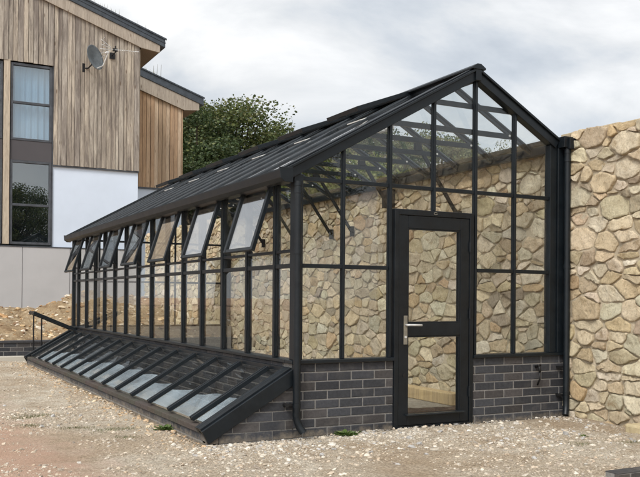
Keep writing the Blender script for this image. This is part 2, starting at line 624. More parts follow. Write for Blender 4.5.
def chamfer_brick(b, o, ux, uz, un, w, h, d, col):
    """brick face: o corner, ux/uz directions in the wall, un outward normal"""
    c = 0.004
    j = [random.uniform(-0.0015, 0.0015) for _ in range(4)]
    P = []
    for (a, e, n) in ((0, 0, -d), (w, 0, -d), (w, h, -d), (0, h, -d), (0, 0, -c), (w, 0, -c), (w, h, -c), (0, h, -c), (c, c, j[0]), (w - c, c, j[1]), (w - c, h - c, j[2]), (c, h - c, j[3])):
        P.append(o + ux * a + uz * e + un * n)
    fs = [(0, 1, 5, 4), (1, 2, 6, 5), (2, 3, 7, 6), (3, 0, 4, 7), (4, 5, 9, 8), (5, 6, 10, 9), (6, 7, 11, 10), (7, 4, 8, 11), (8, 9, 10, 11)]
    b.add(P, fs, col, 0)

def brick_face(b, o, ux, un, length, courses, z0=0.0, clip=None, start=0.0, pitch=0.075):
    """running bond face; clip(u, z) -> highest allowed z at u, or None"""
    o = Vector(o); ux = Vector(ux); un = Vector(un); uz = Vector((0, 0, 1))
    for k in range(courses):
        z = z0 + k * pitch
        u = -0.225 + start + (0.1125 if k % 2 else 0.0)
        while u < length:
            a, e = max(u + 0.005, 0.0), min(u + 0.22, length)
            if e - a > 0.02:
                if clip is None:
                    chamfer_brick(b, o + ux * a + uz * (z + 0.005), ux, uz, un, e - a, pitch - 0.01, 0.03, brick_colour())
                else:
                    # cut bricks against the raking line: chop into slivers whose top follows the line
                    za, ze = clip(a), clip(e)
                    zb = z + 0.005; zt = z + pitch - 0.005
                    ta, te = min(zt, za), min(zt, ze)
                    if ta > zb + 0.006 or te > zb + 0.006:
                        ta, te = max(ta, zb), max(te, zb)
                        col = brick_colour()
                        pts = [(a, zb), (e, zb), (e, te)]
                        if ta < zt - 1e-4 and te > zt - 1e-4 and abs(ze - za) > 1e-6:
                            um = a + (e - a) * (zt - za) / (ze - za)
                            pts.append((um, zt))
                        pts.append((a, ta))
                        n = len(pts)
                        P = [o + ux * p[0] + uz * p[1] for p in pts] + [o + ux * p[0] + uz * p[1] - un * 0.03 for p in pts]
                        fs = [tuple(range(n))] + [((i + 1) % n, i, i + n, (i + 1) % n + n) for i in range(n)]
                        b.add(P, fs, col, 0)
            u += 0.225

# ------------------------------------------------------------------ greenhouse
W, L = 2.748, 8.716
Y0, BAY = 0.400, 0.6061
MUL = [Y0 + i * BAY for i in range(14)]
ZS, ZT, ZE = 0.60, 1.393, 2.16
XE, XR, ZR, ZW = -0.05, 1.818, 3.195, 2.672     # eave x, ridge x, ridge z, roof z at the wall
SL = (ZR - ZE) / (XR - XE)
SR = (ZR - ZW) / (W - XR)
def zl(x): return ZE + (x - XE) * SL
def zr(x): return ZR - (x - XR) * SR
def zroof(x): return zl(x) if x < XR else zr(x)
GB = W / 6.0
GX = [GB * i for i in range(7)]
DL, DR, DT = 0.951, 1.800, 1.905

gh = thing('greenhouse', (0, 0, 0), 'dark framed glass greenhouse on brick base, built against the stone wall', 'greenhouse')
Xv, Yv, Zv = Vector((1, 0, 0)), Vector((0, 1, 0)), Vector((0, 0, 1))

# brick base: gable left of door (runs on as far as the cold frame), gable right, long side, far gable
def base_wall(x0, x1, y0, y1, faces, parent, courses=8, z1=0.597):
    b = MB()
    b.box(x0 + 0.004, x1 - 0.004, y0 + 0.004, y1 - 0.004, -0.06, z1, (1, 1, 1), 1)
    for f in faces:
        if f == 'front':
            brick_face(b, (x0, y0, 0), Xv, -Yv, x1 - x0, courses, start=0.0876 if x0 < 0.5 else 0.03)
            brick_face(b, (x0, y0, -0.075), Xv, -Yv, x1 - x0, 1, start=0.2)
        elif f == 'left':
            brick_face(b, (x0, y1, 0), -Yv, -Xv, y1 - y0, courses, start=0.07)
        elif f == 'inner':
            brick_face(b, (x1, y0, 0), Yv, Xv, y1 - y0, courses)
        elif f == 'back':
            brick_face(b, (x1, y1, 0), -Xv, Yv, x1 - x0, courses)
    return b.build('brick_base', [M['brick'], M['mortar']], parent, tint=True)
base_wall(0.0, DL, 0.0, 0.2, ['front'], gh)
base_wall(DR, 2.925, 0.0, 0.2, ['front'], gh)
base_wall(0.0, 0.2, 0.203, L, ['left', 'inner'], gh)
base_wall(0.203, 2.87, L - 0.2, L, ['back'], gh)
# door step
MB().box(DL, DR, -0.03, 0.2, -0.06, 0.008).build('door_step', M['concrete'], gh)

FR = M['frame']
def P(name, b, m=FR, bev=0.004, parent=None, **k):
    return b.build(name, m, parent or gh, bev=bev, **k)

# sills
b = MB().box(-0.028, DL, -0.028, 0.11, ZS, ZS + 0.028); P('sill', b)
b = MB().box(DR, 2.93, -0.028, 0.11, ZS, ZS + 0.028); P('sill', b)
b = MB().box(-0.028, 0.11, 0.113, L - 0.113, ZS, ZS + 0.028); P('sill', b)
b = MB().box(-0.028, 2.86, L - 0.11, L + 0.028, ZS, ZS + 0.028); P('sill', b)
SZ = ZS + 0.029
# corner posts
for (x, y) in ((0.0, 0.0), (0.0, L - 0.075), (W - 0.03, 0.0), (W - 0.03, L - 0.075)):
    zt = (ZE - 0.03) if x < 1 else zr(W) - 0.06
    P('corner_post', MB().box(x - 0.005, x + 0.075, y - 0.005, y + 0.075, SZ, zt))
P('wall_post', MB().box(W + 0.05, 2.935, -0.022, 0.09, SZ, 2.585))
P('wall_post', MB().box(W + 0.05, 2.885, L - 0.09, L - 0.02, SZ, 2.60))
# gable glazing bars (both ends)
for yy, far in ((0.0, False), (L - 0.05, True)):
    for i in range(1, 6):
        x = GX[i]
        z0 = SZ
        if not far and i == 3:
            z0 = DT + 0.003
        z1 = zroof(x) - 0.06
        w = 0.024 if not (not far and i in (2, 4)) else 0.026
        b = MB().box(x - w / 2, x + w / 2, yy, yy + 0.05, z0, z1)
        b.box(x - w * 0.72, x + w * 0.72, yy + 0.015, yy + 0.035, z0, z1 - 0.002)
        P('glazing_bar', b, bev=0.003)
    # transoms (two levels), each stretch between posts
    spans = [(0.08, GX[2] - 0.022), (GX[4] + 0.022, W - 0.033)] if not far else [(0.08, W - 0.033)]
    for (a, e) in spans:
        P('transom', MB().box(a, e, yy + 0.006, yy + 0.046, ZT - 0.017, ZT + 0.017), bev=0.003)
    P('eaves_rail', MB().box(0.08, W - 0.033, yy + 0.012, yy + 0.056, 2.085, 2.118), bev=0.003)
# long side bars
def long_bar(y):
    b = MB().box(-0.002, 0.058, y - 0.018, y + 0.018, SZ, ZE - 0.05)
    b.box(0.014, 0.034, y - 0.026, y + 0.026, SZ, ZE - 0.05)
    return b
proto = P('glazing_bar', long_bar(MUL[0]), bev=0.003)
for y in MUL[1:]:
    copy_part(proto, (0, y - MUL[0], 0))
P('transom', MB().box(0.006, 0.046, 0.08, L - 0.08, ZT - 0.018, ZT + 0.018), bev=0.003)
P('opener_rail', MB().box(0.008, 0.044, 0.08, L - 0.08, 1.502, 1.527), bev=0.003)
P('wall_head', MB().box(-0.003, 0.072, 0.08, L - 0.08, ZE - 0.075, ZE - 0.032))

# vertical panes
def pane_y(y0, y1, z0, z1, x=0.023):
    return MB().box(x - 0.002, x + 0.002, y0, y1, z0, z1)
ylist = [0.06] + MUL + [L - 0.06]
OPEN = [0, 2, 4, 6, 8, 10, 12]
for i in range(15):
    y0, y1 = ylist[i], ylist[i + 1]
    pane_y(y0 + 0.012, y1 - 0.012, SZ - 0.01, 1.50).build('glass_pane', M['glass'], gh)
    if (i - 1) not in OPEN:
        pane_y(y0 + 0.012, y1 - 0.012, 1.53, ZE - 0.06).build('glass_pane', M['glass'], gh)
def pane_x(poly, y):
    return MB().prism(poly, 'Y', y - 0.002, y + 0.002)
for yy, far in ((0.025, False), (L - 0.025, True)):
    for i in range(6):
        a, e = GX[i] + 0.01, GX[i + 1] - 0.01
        if i == 0: a = 0.07
        if i == 5: e = W - 0.02
        doorbay = (not far) and i in (2, 3)
        if not doorbay:
            pane_x([(a, SZ - 0.01), (e, SZ - 0.01), (e, 2.10), (a, 2.10)], yy).build('glass_pane', M['glass'], gh)
        else:
            pane_x([(a, DT - 0.005), (e, DT - 0.005), (e, 2.10), (a, 2.10)], yy).build('glass_pane', M['glass'], gh)
        top = [(a, 2.105), (e, 2.105), (e, zroof(e) - 0.03)]
        if a < XR < e:
            top.append((XR, ZR - 0.03))
        top.append((a, zroof(a) - 0.03))
        if zroof(a) - 0.03 < 2.12:
            top[-1] = (a, 2.12)
        pane_x(top, yy + 0.006).build('glass_pane', M['glass'], gh)

# roof: bars, panes, verge, ridge
def roof_bar(y, side):
    b = MB()
    if side < 0:
        p, q = Vector((XE - 0.01, y, zl(XE - 0.01))), Vector((XR - 0.02, y, zl(XR - 0.02)))
    else:
        p, q = Vector((XR + 0.02, y, zr(XR + 0.02))), Vector((2.84, y, zr(2.84)))
    d = (q - p).normalized()
    n = Vector((-d.z, 0, d.x))
    b.bar(p - n * 0.022, q - n * 0.022, 0.026, 0.036, Yv)
    b.tube([p - n * 0.001, q - n * 0.001], 0.0215, 14)
    return b
pl = roof_bar(MUL[0], -1).build('roof_bar', M['rail'], gh, smooth=True)
pr = roof_bar(MUL[0], 1).build('roof_bar', M['rail'], gh, smooth=True)
for o in (pl, pr):
    e_ = o.modifiers.new('edge', 'EDGE_SPLIT'); e_.split_angle = 0.8
for y in MUL[1:]:
    copy_part(pl, (0, y - MUL[0], 0))
    copy_part(pr, (0, y - MUL[0], 0))
VENT = [1, 3, 5, 7, 9, 11]
XV = 1.28          # lower edge of the roof vents
def slope_pane(y0, y1, x0, x1):
    f = zl if x1 <= XR + 1e-6 else zr
    b = MB()
    vs = [(x0, y0, f(x0)), (x1, y0, f(x1)), (x1, y1, f(x1)), (x0, y1, f(x0))]
    vs += [(v[0], v[1], v[2] - 0.005) for v in vs]
    b.add(vs, [(0, 1, 2, 3), (7, 6, 5, 4), (0, 4, 5, 1), (1, 5, 6, 2), (2, 6, 7, 3), (3, 7, 4, 0)])
    return b
for i in range(15):
    y0, y1 = ylist[i] + 0.012, ylist[i + 1] - 0.012
    x1 = XV if (i - 1) in VENT else XR - 0.01
    slope_pane(y0, y1, XE + 0.005, x1).build('roof_pane', M['glass'], gh)
    slope_pane(y0, y1, XR + 0.01, 2.83).build('roof_pane', M['glass'], gh)
for yv, s in ((0.0, 1), (L, -1)):
    for side in (-1, 1):
        if side < 0:
            p, q = Vector((XE - 0.03, yv, zl(XE - 0.03))), Vector((XR, yv, ZR))
        else:
            p, q = Vector((XR, yv, ZR)), Vector((2.80, yv, zr(2.80)))
        d = (q - p).normalized(); n = Vector((-d.z, 0, d.x))
        b = MB().bar(p - n * 0.03 + Yv * 0.02 * s, q - n * 0.03 + Yv * 0.02 * s, 0.085, 0.075, Yv)
        b.bar(p + n * 0.018 + Yv * 0.01 * s, q + n * 0.018 + Yv * 0.01 * s, 0.105, 0.022, Yv)
        b.bar(p + n * 0.036 + Yv * 0.012 * s, q + n * 0.036 + Yv * 0.012 * s, 0.05, 0.014, Yv)
        P('verge_rafter', b)
# ridge
b = MB().box(XR - 0.03, XR + 0.03, -0.045, L + 0.045, ZR - 0.09, ZR + 0.03)
b.prism([(XR - 0.075, ZR + 0.01), (XR - 0.075, ZR + 0.028), (XR - 0.02, ZR + 0.062), (XR + 0.02, ZR + 0.062), (XR + 0.075, ZR + 0.028), (XR + 0.075, ZR + 0.01)], 'Y', -0.052, L + 0.052)
P('ridge', b)
# trusses: collar tie + thicker rafters + wall brace
def truss(y):
    b = MB()
    z = 2.74
    b.bar((1.03, y, z), (2.60, y, z), 0.028, 0.050, Yv)
    return b
def brace(y):
    b = MB()
    b.bar((2.29, y, zr(2.29) - 0.10), (2.85, y, 2.06), 0.026, 0.040, Yv)
    b.box(2.835, 2.885, y - 0.022, y + 0.022, 1.99, 2.13)
    b.box(2.25, 2.33, y - 0.024, y + 0.024, zr(2.3) - 0.16, zr(2.3) - 0.075)
    return b
def bolt(y):
    b = MB()
    for x in (1.09, 2.54):
        b.tube([(x, y - 0.022, 2.745), (x, y + 0.022, 2.745)], 0.011, 8)
    return b
TR = MUL
t0 = P('collar_tie', truss(TR[0]), bev=0.003)
bolt(TR[0]).build('bolt', M['silver'], t0)
w0 = P('wall_brace', brace(MUL[2]), M['black'], bev=0.003)
for y in TR[1:]:
    copy_part(t0, (0, y - TR[0], 0))
for i in (4, 6, 7, 9, 11):
    copy_part(w0, (0, MUL[i] - MUL[2], 0))
P('collar_tie', MB().bar((1.37, 0.075, 2.893), (2.30, 0.075, 2.893), 0.028, 0.045, Yv), bev=0.003)
# purlins (along the roof) and wall plate
P('wall_plate', MB().box(2.825, 2.885, 0.06, L - 0.06, 2.565, 2.652))
# gutters
def gutter(yA, yB):
    pr_ = [(-0.165, 2.142), (-0.155, 2.085), (-0.12, 2.058), (-0.07, 2.055), (-0.055, 2.07), (-0.055, 2.165), (-0.068, 2.165), (-0.068, 2.09), (-0.12, 2.075), (-0.145, 2.1), (-0.15, 2.15), (-0.165, 2.155)]
    b = MB().prism(pr_, 'Y', yA, yB)
    for y in (yA + 0.004, yB - 0.004):
        b.prism([(-0.17, 2.16), (-0.16, 2.08), (-0.12, 2.05), (-0.05, 2.05), (-0.05, 2.17), (-0.17, 2.165)], 'Y', y - 0.006, y + 0.006)
    return b
P('gutter', gutter(-0.07, L - 0.12), bev=0.002)
b = MB().box(2.80, 2.93, -0.10, 0.02, 2.585, 2.69)
b.box(2.845, 2.955, -0.125, -0.02, 2.57, 2.675)
P('hopper', b)
P('valley_gutter', MB().box(2.815, 3.02, 0.022, L, 2.655, 2.70))
# downpipes
def ring(cx, cy, z, r, h):
    return [(cx, cy, z - h / 2), (cx, cy, z + h / 2)], r
dp = MB().tube([(0.0, -0.062, 2.06), (0.0, -0.062, 0.19), (0.004, -0.064, 0.15), (0.02, -0.075, 0.10), (0.045, -0.095, 0.055)], 0.030, 18)
for z in (2.045, 1.985, 1.5, 0.27, 0.20):
    dp.tube([(0.0, -0.062, z - 0.018), (0.0, -0.062, z + 0.018)], 0.0335, 18)
dpo = dp.build('downpipe', FR, gh, smooth=True)
m_ = dpo.modifiers.new('edge', 'EDGE_SPLIT'); m_.split_angle = 0.7
b = MB().box(-0.06, 0.0, -0.045, 0.004, 0.265, 0.285)
b.tube([(-0.078, -0.05, 0.275), (-0.078, 0.0, 0.275)], 0.018, 10)
b.build('pipe_bracket', M['black'], dpo)
dp = MB().tube([(2.868, -0.07, 2.60), (2.868, -0.07, 0.18), (2.864, -0.074, 0.13), (2.85, -0.085, 0.08), (2.83, -0.10, 0.035)], 0.030, 18)
for z in (2.55, 2.47, 1.45, 0.24):
    dp.tube([(2.868, -0.07, z - 0.018), (2.868, -0.07, z + 0.018)], 0.0335, 18)
dpo2 = dp.build('downpipe', FR, gh, smooth=True)
m_ = dpo2.modifiers.new('edge', 'EDGE_SPLIT'); m_.split_angle = 0.7
for z in (0.49, 0.22):
    MB().box(2.80, 2.85, -0.045, 0.004, z - 0.01, z + 0.01).build('pipe_bracket', M['black'], dpo2)

# opening sashes on the long side
def opener(y0, y1):
    ang = math.radians(17.5)
    top = Vector((-0.020, 0, 2.098)); ln = 0.60
    d = Vector((-math.sin(ang), 0, -math.cos(ang)))
    bot = top + d * ln
    n = Vector((-math.cos(ang), 0, math.sin(ang)))
    ya, ye = y0 - 0.022, y1 + 0.022
    b = MB()
    w, h = 0.046, 0.034
    def pt(v, y): return Vector((v.x, y, v.z))
    b.bar(pt(top, ya + w / 2), pt(bot, ya + w / 2), w, h, Yv)
    b.bar(pt(top, ye - w / 2), pt(bot, ye - w / 2), w, h, Yv)
    b.bar(pt(top + d * 0.02, ya + w + 0.001), pt(top + d * 0.02, ye - w - 0.001), 0.04, h, d)
    b.bar(pt(bot - d * 0.016, ya + w + 0.001), pt(bot - d * 0.016, ye - w - 0.001), 0.03, h * 0.8, d)
    s = b.build('opening_sash', FR, gh, bev=0.003)
    g = MB()
    a0, a1 = top + d * 0.02 , bot - d * 0.01
    vs = []
    for k in (-0.002, 0.002):
        vs += [pt(a0 + n * k, ya + 0.03), pt(a0 + n * k, ye - 0.03), pt(a1 + n * k, ye - 0.03), pt(a1 + n * k, ya + 0.03)]
    g.add(vs, [(0, 1, 2, 3), (7, 6, 5, 4), (0, 4, 5, 1), (1, 5, 6, 2), (2, 6, 7, 3), (3, 7, 4, 0)])
    g.build('glass_pane', M['sash_glass'], s)
    st = MB()
    st.tube([(bot.x + 0.03, ye - 0.06, bot.z + 0.05), (-0.10, ye - 0.05, bot.z + 0.09), (0.0, ye - 0.05, 1.60), (0.045, ye - 0.05, 1.53)], [0.010, 0.014, 0.010, 0.016], 8)
    st.build('stay', M['black'], s)
    return s
s0 = opener(MUL[0], MUL[1])
for k in OPEN[1:]:
    copy_part(s0, (0, MUL[k] - MUL[0], 0))

# roof vents hinged at the ridge
def roof_vent(y0, y1):
    th = math.atan(SL) - math.radians(8.5)
    hinge = Vector((XR - 0.03, 0, ZR + 0.022))
    d = Vector((-math.cos(th), 0, -math.sin(th)))
    ln = (XR - XV + 0.05) / math.cos(math.atan(SL))
    low = hinge + d * ln
    n = Vector((-d.z, 0, d.x)); n = n if n.z > 0 else -n
    ya, ye = y0 - 0.012, y1 + 0.012
    def pt(v, y): return Vector((v.x, y, v.z))
    b = MB()
    w, h = 0.045, 0.045
    b.bar(pt(hinge, ya + w / 2), pt(low, ya + w / 2), w, h, Yv)
    b.bar(pt(hinge, ye - w / 2), pt(low, ye - w / 2), w, h, Yv)
    b.bar(pt(hinge + d * 0.03, ya + w + .001), pt(hinge + d * 0.03, ye - w - .001), 0.06, h, d)
    b.bar(pt(low - d * 0.025, ya + w + .001), pt(low - d * 0.025, ye - w - .001), 0.05, h, d)
    s = b.build('roof_vent', FR, gh, bev=0.003)
    g = MB(); vs = []
    for k in (-0.002, 0.002):
        vs += [pt(hinge + d * 0.04 + n * k, ya + 0.03), pt(hinge + d * 0.04 + n * k, ye - 0.03), pt(low - d * 0.03 + n * k, ye - 0.03), pt(low - d * 0.03 + n * k, ya + 0.03)]
    g.add(vs, [(0, 1, 2, 3), (7, 6, 5, 4), (0, 4, 5, 1), (1, 5, 6, 2), (2, 6, 7, 3), (3, 7, 4, 0)])
    g.build('glass_pane', M['glass'], s)
    st = MB()
    yc = (y0 + y1) / 2
    up = hinge + d * (ln * 0.45)
    kx, kz = 1.66, 2.86
    st.tube([(up.x, yc - 0.16, up.z - 0.115), (kx, yc - 0.05, kz), (kx, yc + 0.05, kz), (up.x, yc + 0.16, up.z - 0.115)], 0.011, 8)
    st.tube([(kx - 0.02, yc - 0.20, kz + 0.01), (kx - 0.02, yc + 0.20, kz + 0.01)], 0.020, 10)
    st.tube([(kx, yc - 0.05, kz), (1.42, yc - 0.17, 2.80), (1.42, yc + 0.17, 2.80), (kx, yc + 0.05, kz)], 0.011, 8)
    st.build('stay', M['silver'], s)
    sp = MB()  # pale strip added in place of sky reflected by the glass below the vent
    p, q = Vector((XV - 0.055, y0 - 0.015, zl(XV - 0.055) + 0.02)), Vector((XV - 0.055, y0 + 0.25, zl(XV - 0.055) + 0.022))
    sp.bar(p, q, 0.075, 0.010, (math.cos(th), 0, math.sin(th)))
    sp.build('sky_glint', M['pale_glint'], s)
    return s
v0 = roof_vent(MUL[1], MUL[2])
for k in VENT[1:]:
    copy_part(v0, (0, MUL[k] - MUL[1], 0))
P('vent_trimmer', MB().bar((XV, 0.5, zl(XV) - 0.01), (XV, L - 0.5, zl(XV) - 0.01), 0.03, 0.034, Xv), bev=0.002)

# door
FD = M['frame_door']
b = MB()
b.box(DL, DL + 0.045, -0.012, 0.075, 0.012, DT)
b.box(DR - 0.045, DR, -0.012, 0.075, 0.012, DT)
b.box(DL + 0.0455, DR - 0.0455, -0.012, 0.075, DT - 0.05, DT)
b.box(DL + 0.0455, DR - 0.0455, -0.012, 0.075, 0.012, 0.032)
dframe = P('door_frame', b, FD)
em = MB().tube([(1.375 + 0.018 * math.cos(a), -0.014, DT - 0.024 + 0.010 * math.sin(a)) for a in np.linspace(0.6, 2 * math.pi - 0.3, 20)], 0.0022, 6)
em.build('emblem', M['brass'], dframe)
lx0, lx1, lz0, lz1 = DL + 0.049, DR - 0.049, 0.036, DT - 0.054
gx0, gx1 = 1.092, 1.655
b = MB()
b.box(lx0, gx0, -0.006, 0.06, lz0, lz1)
b.box(gx1, lx1, -0.006, 0.06, lz0, lz1)
for (z0, z1) in ((lz0, 0.125), (0.808, 0.921), (1.742, lz1)):
    b.box(gx0 + 0.0005, gx1 - 0.0005, -0.006, 0.06, z0, z1)
door = P('door', b, FD)
bd = MB()
for (z0, z1) in ((0.125, 0.808), (0.921, 1.742)):
    t = 0.012
    bd.box(gx0 + .0005, gx0 + t, -0.002, 0.012, z0, z1); bd.box(gx1 - t, gx1 - .0005, -0.002, 0.012, z0, z1)
    bd.box(gx0 + t + .0005, gx1 - t - .0005, -0.002, 0.012, z1 - t, z1); bd.box(gx0 + t + .0005, gx1 - t - .0005, -0.002, 0.012, z0, z0 + t)
bd.build('glazing_bead', FD, door, bev=0.002)
for (z0, z1) in ((0.125, 0.808), (0.921, 1.742)):
    pane_x([(gx0 + .005, z0), (gx1 - .005, z0), (gx1 - .005, z1), (gx0 + .005, z1)], 0.02).build('glass_pane', M['glass'], door)
b = MB().bar((gx0 - 0.02, -0.022, 0.128), (gx1 + 0.03, -0.022, 0.128), 0.032, 0.014, Yv)
b.build('weather_bar', M['rail'], door, bev=0.002)
b = MB().box(1.048, 1.086, -0.014, -0.007, 0.735, 0.985)
hp = b.build('handle_plate', M['brass'], door, bev=0.002)
b = MB().tube([(1.067, -0.012, 0.905), (1.067, -0.055, 0.905), (1.075, -0.064, 0.905), (1.20, -0.066, 0.903)], 0.0095, 10)
b.build('handle_lever', M['silver'], door, smooth=True)
b = MB().tube([(1.067, -0.008, 0.80), (1.067, -0.018, 0.80)], 0.011, 12)
b.build('lock_cylinder', M['silver'], door)
b = MB().tube([(1.058, -0.006, 0.47), (1.058, -0.011, 0.47)], 0.016, 12)
b.build('lock_cover', M['black'], door)
for z in (0.3, 1.0, 1.6):
    MB().tube([(DR - 0.047, -0.016, z - 0.045), (DR - 0.047, -0.016, z + 0.045)], 0.009, 10).build('hinge', FD, door)

# ------------------------------------------------------------------ cold frame
WC, ZC0, ZC1 = 0.733, 0.105, 0.535
CX = -WC
cf = thing('cold_frame', (-WC, 0, 0), 'long low sloping glass cold frame on brick, along the greenhouse side', 'cold frame')
def zcf(x): return ZC0 + (x + WC) / WC * (ZC1 - ZC0)
# front low wall
b = MB()
b.box(CX + 0.004, CX + 0.1, 0.004, L - 0.004, -0.06, ZC0 - 0.02, (1, 1, 1), 1)
brick_face(b, (CX, L, -0.062), -Yv, -Xv, L, 2, z0=0.0, start=0.1)
b.build('brick_base', [M['brick'], M['mortar']], cf, tint=True)
# raking end walls, brick
for yy, un in ((0.0, -1), (L, 1)):
    b = MB()
    clipf = lambda u: zcf(-WC + u) - 0.015
    y1 = 0.1 if un < 0 else L - 0.1
    ya, yb = (0.004, 0.1) if un < 0 else (L - 0.1, L - 0.004)
    b.prism([(CX + 0.004, -0.06), (-0.004, -0.06), (-0.004, ZC1 - 0.02), (CX + 0.004, ZC0 - 0.02)], 'Y', ya, yb, (1, 1, 1), 1)
    if un < 0:
        brick_face(b, (CX, 0, 0), Xv, -Yv, WC - 0.001, 8, clip=clipf, start=0.10)
        brick_face(b, (CX, 0, -0.075), Xv, -Yv, WC - 0.001, 1, start=0.2)
    else:
        brick_face(b, (CX, L, 0), Xv, Yv, WC - 0.001, 8, clip=clipf, start=0.10)
    b.build('brick_end', [M['brick'], M['mortar']], cf, tint=True)
dC = Vector((WC, 0, ZC1 - ZC0)).normalized()
nC = Vector((-dC.z, 0, dC.x))
def cpt(x, y, k): return Vector((x, y, zcf(x))) + nC * k
# end boards
for yy, s in ((0.0, 1), (L, -1)):
    b = MB().bar(cpt(CX - 0.035, yy - 0.013 * s, -0.028), cpt(-0.003, yy - 0.013 * s, -0.028), 0.030, 0.115, Yv)
    b.bar(cpt(CX - 0.03, yy + 0.035 * s, 0.03), cpt(-0.003, yy + 0.035 * s, 0.03), 0.060, 0.03, Yv)
    b.bar(cpt(CX - 0.03, yy + 0.10 * s, 0.022), cpt(-0.003, yy + 0.10 * s, 0.022), 0.050, 0.045, Yv)
    b.build('end_board', FR, cf, bev=0.003)
b = MB()
y = 0.02
while y < L - 0.03:
    e = min(y + 0.215, L - 0.02)
    b.box(CX - 0.012, CX + 0.085, y, e, ZC0 - 0.03, ZC0 + 0.012, tuple(v * random.uniform(0.93, 1.07) for v in (0.07, 0.06, 0.052)))
    y += 0.219
b.build('ledge', M['pebble'], cf, tint=True, bev=0.003)
b = MB().bar((-0.02, 0.02, ZC1 + 0.012), (-0.02, L - 0.02, ZC1 + 0.012), 0.03, 0.04, Xv)
b.build('top_rail', FR, cf, bev=0.003)
def cbar(y):
    b = MB()
    for s in (-1, 1):
        b.bar(cpt(CX + 0.03, y + s * 0.020, 0.032), cpt(-0.035, y + s * 0.020, 0.032), 0.022, 0.036, Yv)
    b.bar(cpt(CX + 0.032, y, 0.022), cpt(-0.036, y, 0.022), 0.017, 0.020, Yv)
    return b
c0 = cbar(MUL[0]).build('glazing_bar', FR, cf, bev=0.003)
for y in MUL[1:]:
    copy_part(c0, (0, y - MUL[0], 0))
cy = [0.1] + MUL + [L - 0.1]
for i in range(14):
    b = MB(); vs = []
    for k in (0.012, 0.016):
        vs += [cpt(CX + 0.035, cy[i] + 0.012, k), cpt(-0.03, cy[i] + 0.012, k), cpt(-0.03, cy[i + 1] - 0.012, k), cpt(CX + 0.035, cy[i + 1] - 0.012, k)]
    b.add(vs, [(0, 3, 2, 1), (4, 5, 6, 7), (0, 1, 5, 4), (1, 2, 6, 5), (2, 3, 7, 6), (3, 0, 4, 7)])
    b.build('glass_pane', M['glass'], cf)
# reflected sky and pale render, painted as translucent sheets over the lower panes
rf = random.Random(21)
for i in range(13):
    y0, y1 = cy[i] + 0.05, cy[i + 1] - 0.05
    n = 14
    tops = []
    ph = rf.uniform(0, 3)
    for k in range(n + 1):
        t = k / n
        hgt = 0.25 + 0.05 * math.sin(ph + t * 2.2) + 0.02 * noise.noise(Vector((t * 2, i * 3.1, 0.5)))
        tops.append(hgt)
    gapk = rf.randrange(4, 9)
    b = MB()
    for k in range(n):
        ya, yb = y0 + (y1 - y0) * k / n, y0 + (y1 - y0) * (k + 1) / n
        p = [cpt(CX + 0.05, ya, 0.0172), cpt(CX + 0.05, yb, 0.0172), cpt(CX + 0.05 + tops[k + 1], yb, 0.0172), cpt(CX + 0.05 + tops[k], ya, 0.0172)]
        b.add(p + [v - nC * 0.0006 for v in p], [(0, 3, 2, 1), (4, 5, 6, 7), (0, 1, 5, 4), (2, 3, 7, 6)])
    b.build('painted_reflection', M['pane_reflection'], cf)
# far light propped open on two stays
ya, ye = MUL[13] - 0.02, L + 0.02
hx, hz = 0.0, 0.56
lx, lz = -0.70, 0.86
b = MB()
for y in (ya + 0.02, ye - 0.02):
    b.bar((hx, y, hz), (lx, y, lz), 0.04, 0.05, Yv)
b.bar((hx - 0.03, ya + 0.042, hz + 0.012), (hx - 0.03, ye - 0.042, hz + 0.012), 0.045, 0.05, Xv)
b.bar((lx + 0.03, ya + 0.042, lz - 0.012), (lx + 0.03, ye - 0.042, lz - 0.012), 0.05, 0.05, Xv)
lid = b.build('lid', FR, cf, bev=0.003)
lid['label'] = 'far light propped open on two thin stays'
b = MB(); vs = []
for k in (0.0, 0.004):
    vs += [(lx + 0.02, ya + 0.02, lz - 0.006 + k), (hx - 0.02, ya + 0.02, hz + 0.01 + k), (hx - 0.02, ye - 0.02, hz + 0.01 + k), (lx + 0.02, ye - 0.02, lz - 0.006 + k)]
b.add(vs, [(0, 3, 2, 1), (4, 5, 6, 7), (0, 1, 5, 4), (1, 2, 6, 5), (2, 3, 7, 6), (3, 0, 4, 7)])
b.build('glass_pane', M['glass'], lid)
for x in (-0.63, -0.50):
    zt = hz + (lz - hz) * (x / lx) - 0.02
    MB().tube([(x, ye - 0.03, zcf(x) + 0.02), (x, ye - 0.03, zt)], 0.012, 8).build('stay', M['black'], lid)
# soil inside the cold frame
grid('soil', -WC + 0.1, -0.01, 0.1, L - 0.1, 12, 90, lambda x, y: -0.01 + 0.03 * fbm(x, y, 3.0), M['floor'])

# ------------------------------------------------------------------ inside the greenhouse
b = MB().box(0.2, 2.9, 0.2, L - 0.2, -0.05, 0.004)
tag(b.build('floor', M['floor']), kind='structure')
grid('soil_bed', 0.6, 2.90, 0.72, 1.05, 60, 14, lambda x, y: 0.004 + 0.028 * math.sin(math.pi * min(1, max(0, (y - 0.72) / 0.33))) + 0.012 * fbm(x, y, 9), M['soil'])
def sleeper(x0, x1, y0, y1, z0, z1, label):
    b = MB().box(x0, x1, y0, y1, z0, z1, (0.50, 0.37, 0.20))
    o = b.build('timber_sleeper', M['wood_fresh'], bev=0.008, tint=True)
    return tag(o, label, 'sleeper')
sleeper(2.39, 2.55, 1.10, 3.55, 0.006, 0.13, 'pale timber sleeper lying on the floor behind the glass door')

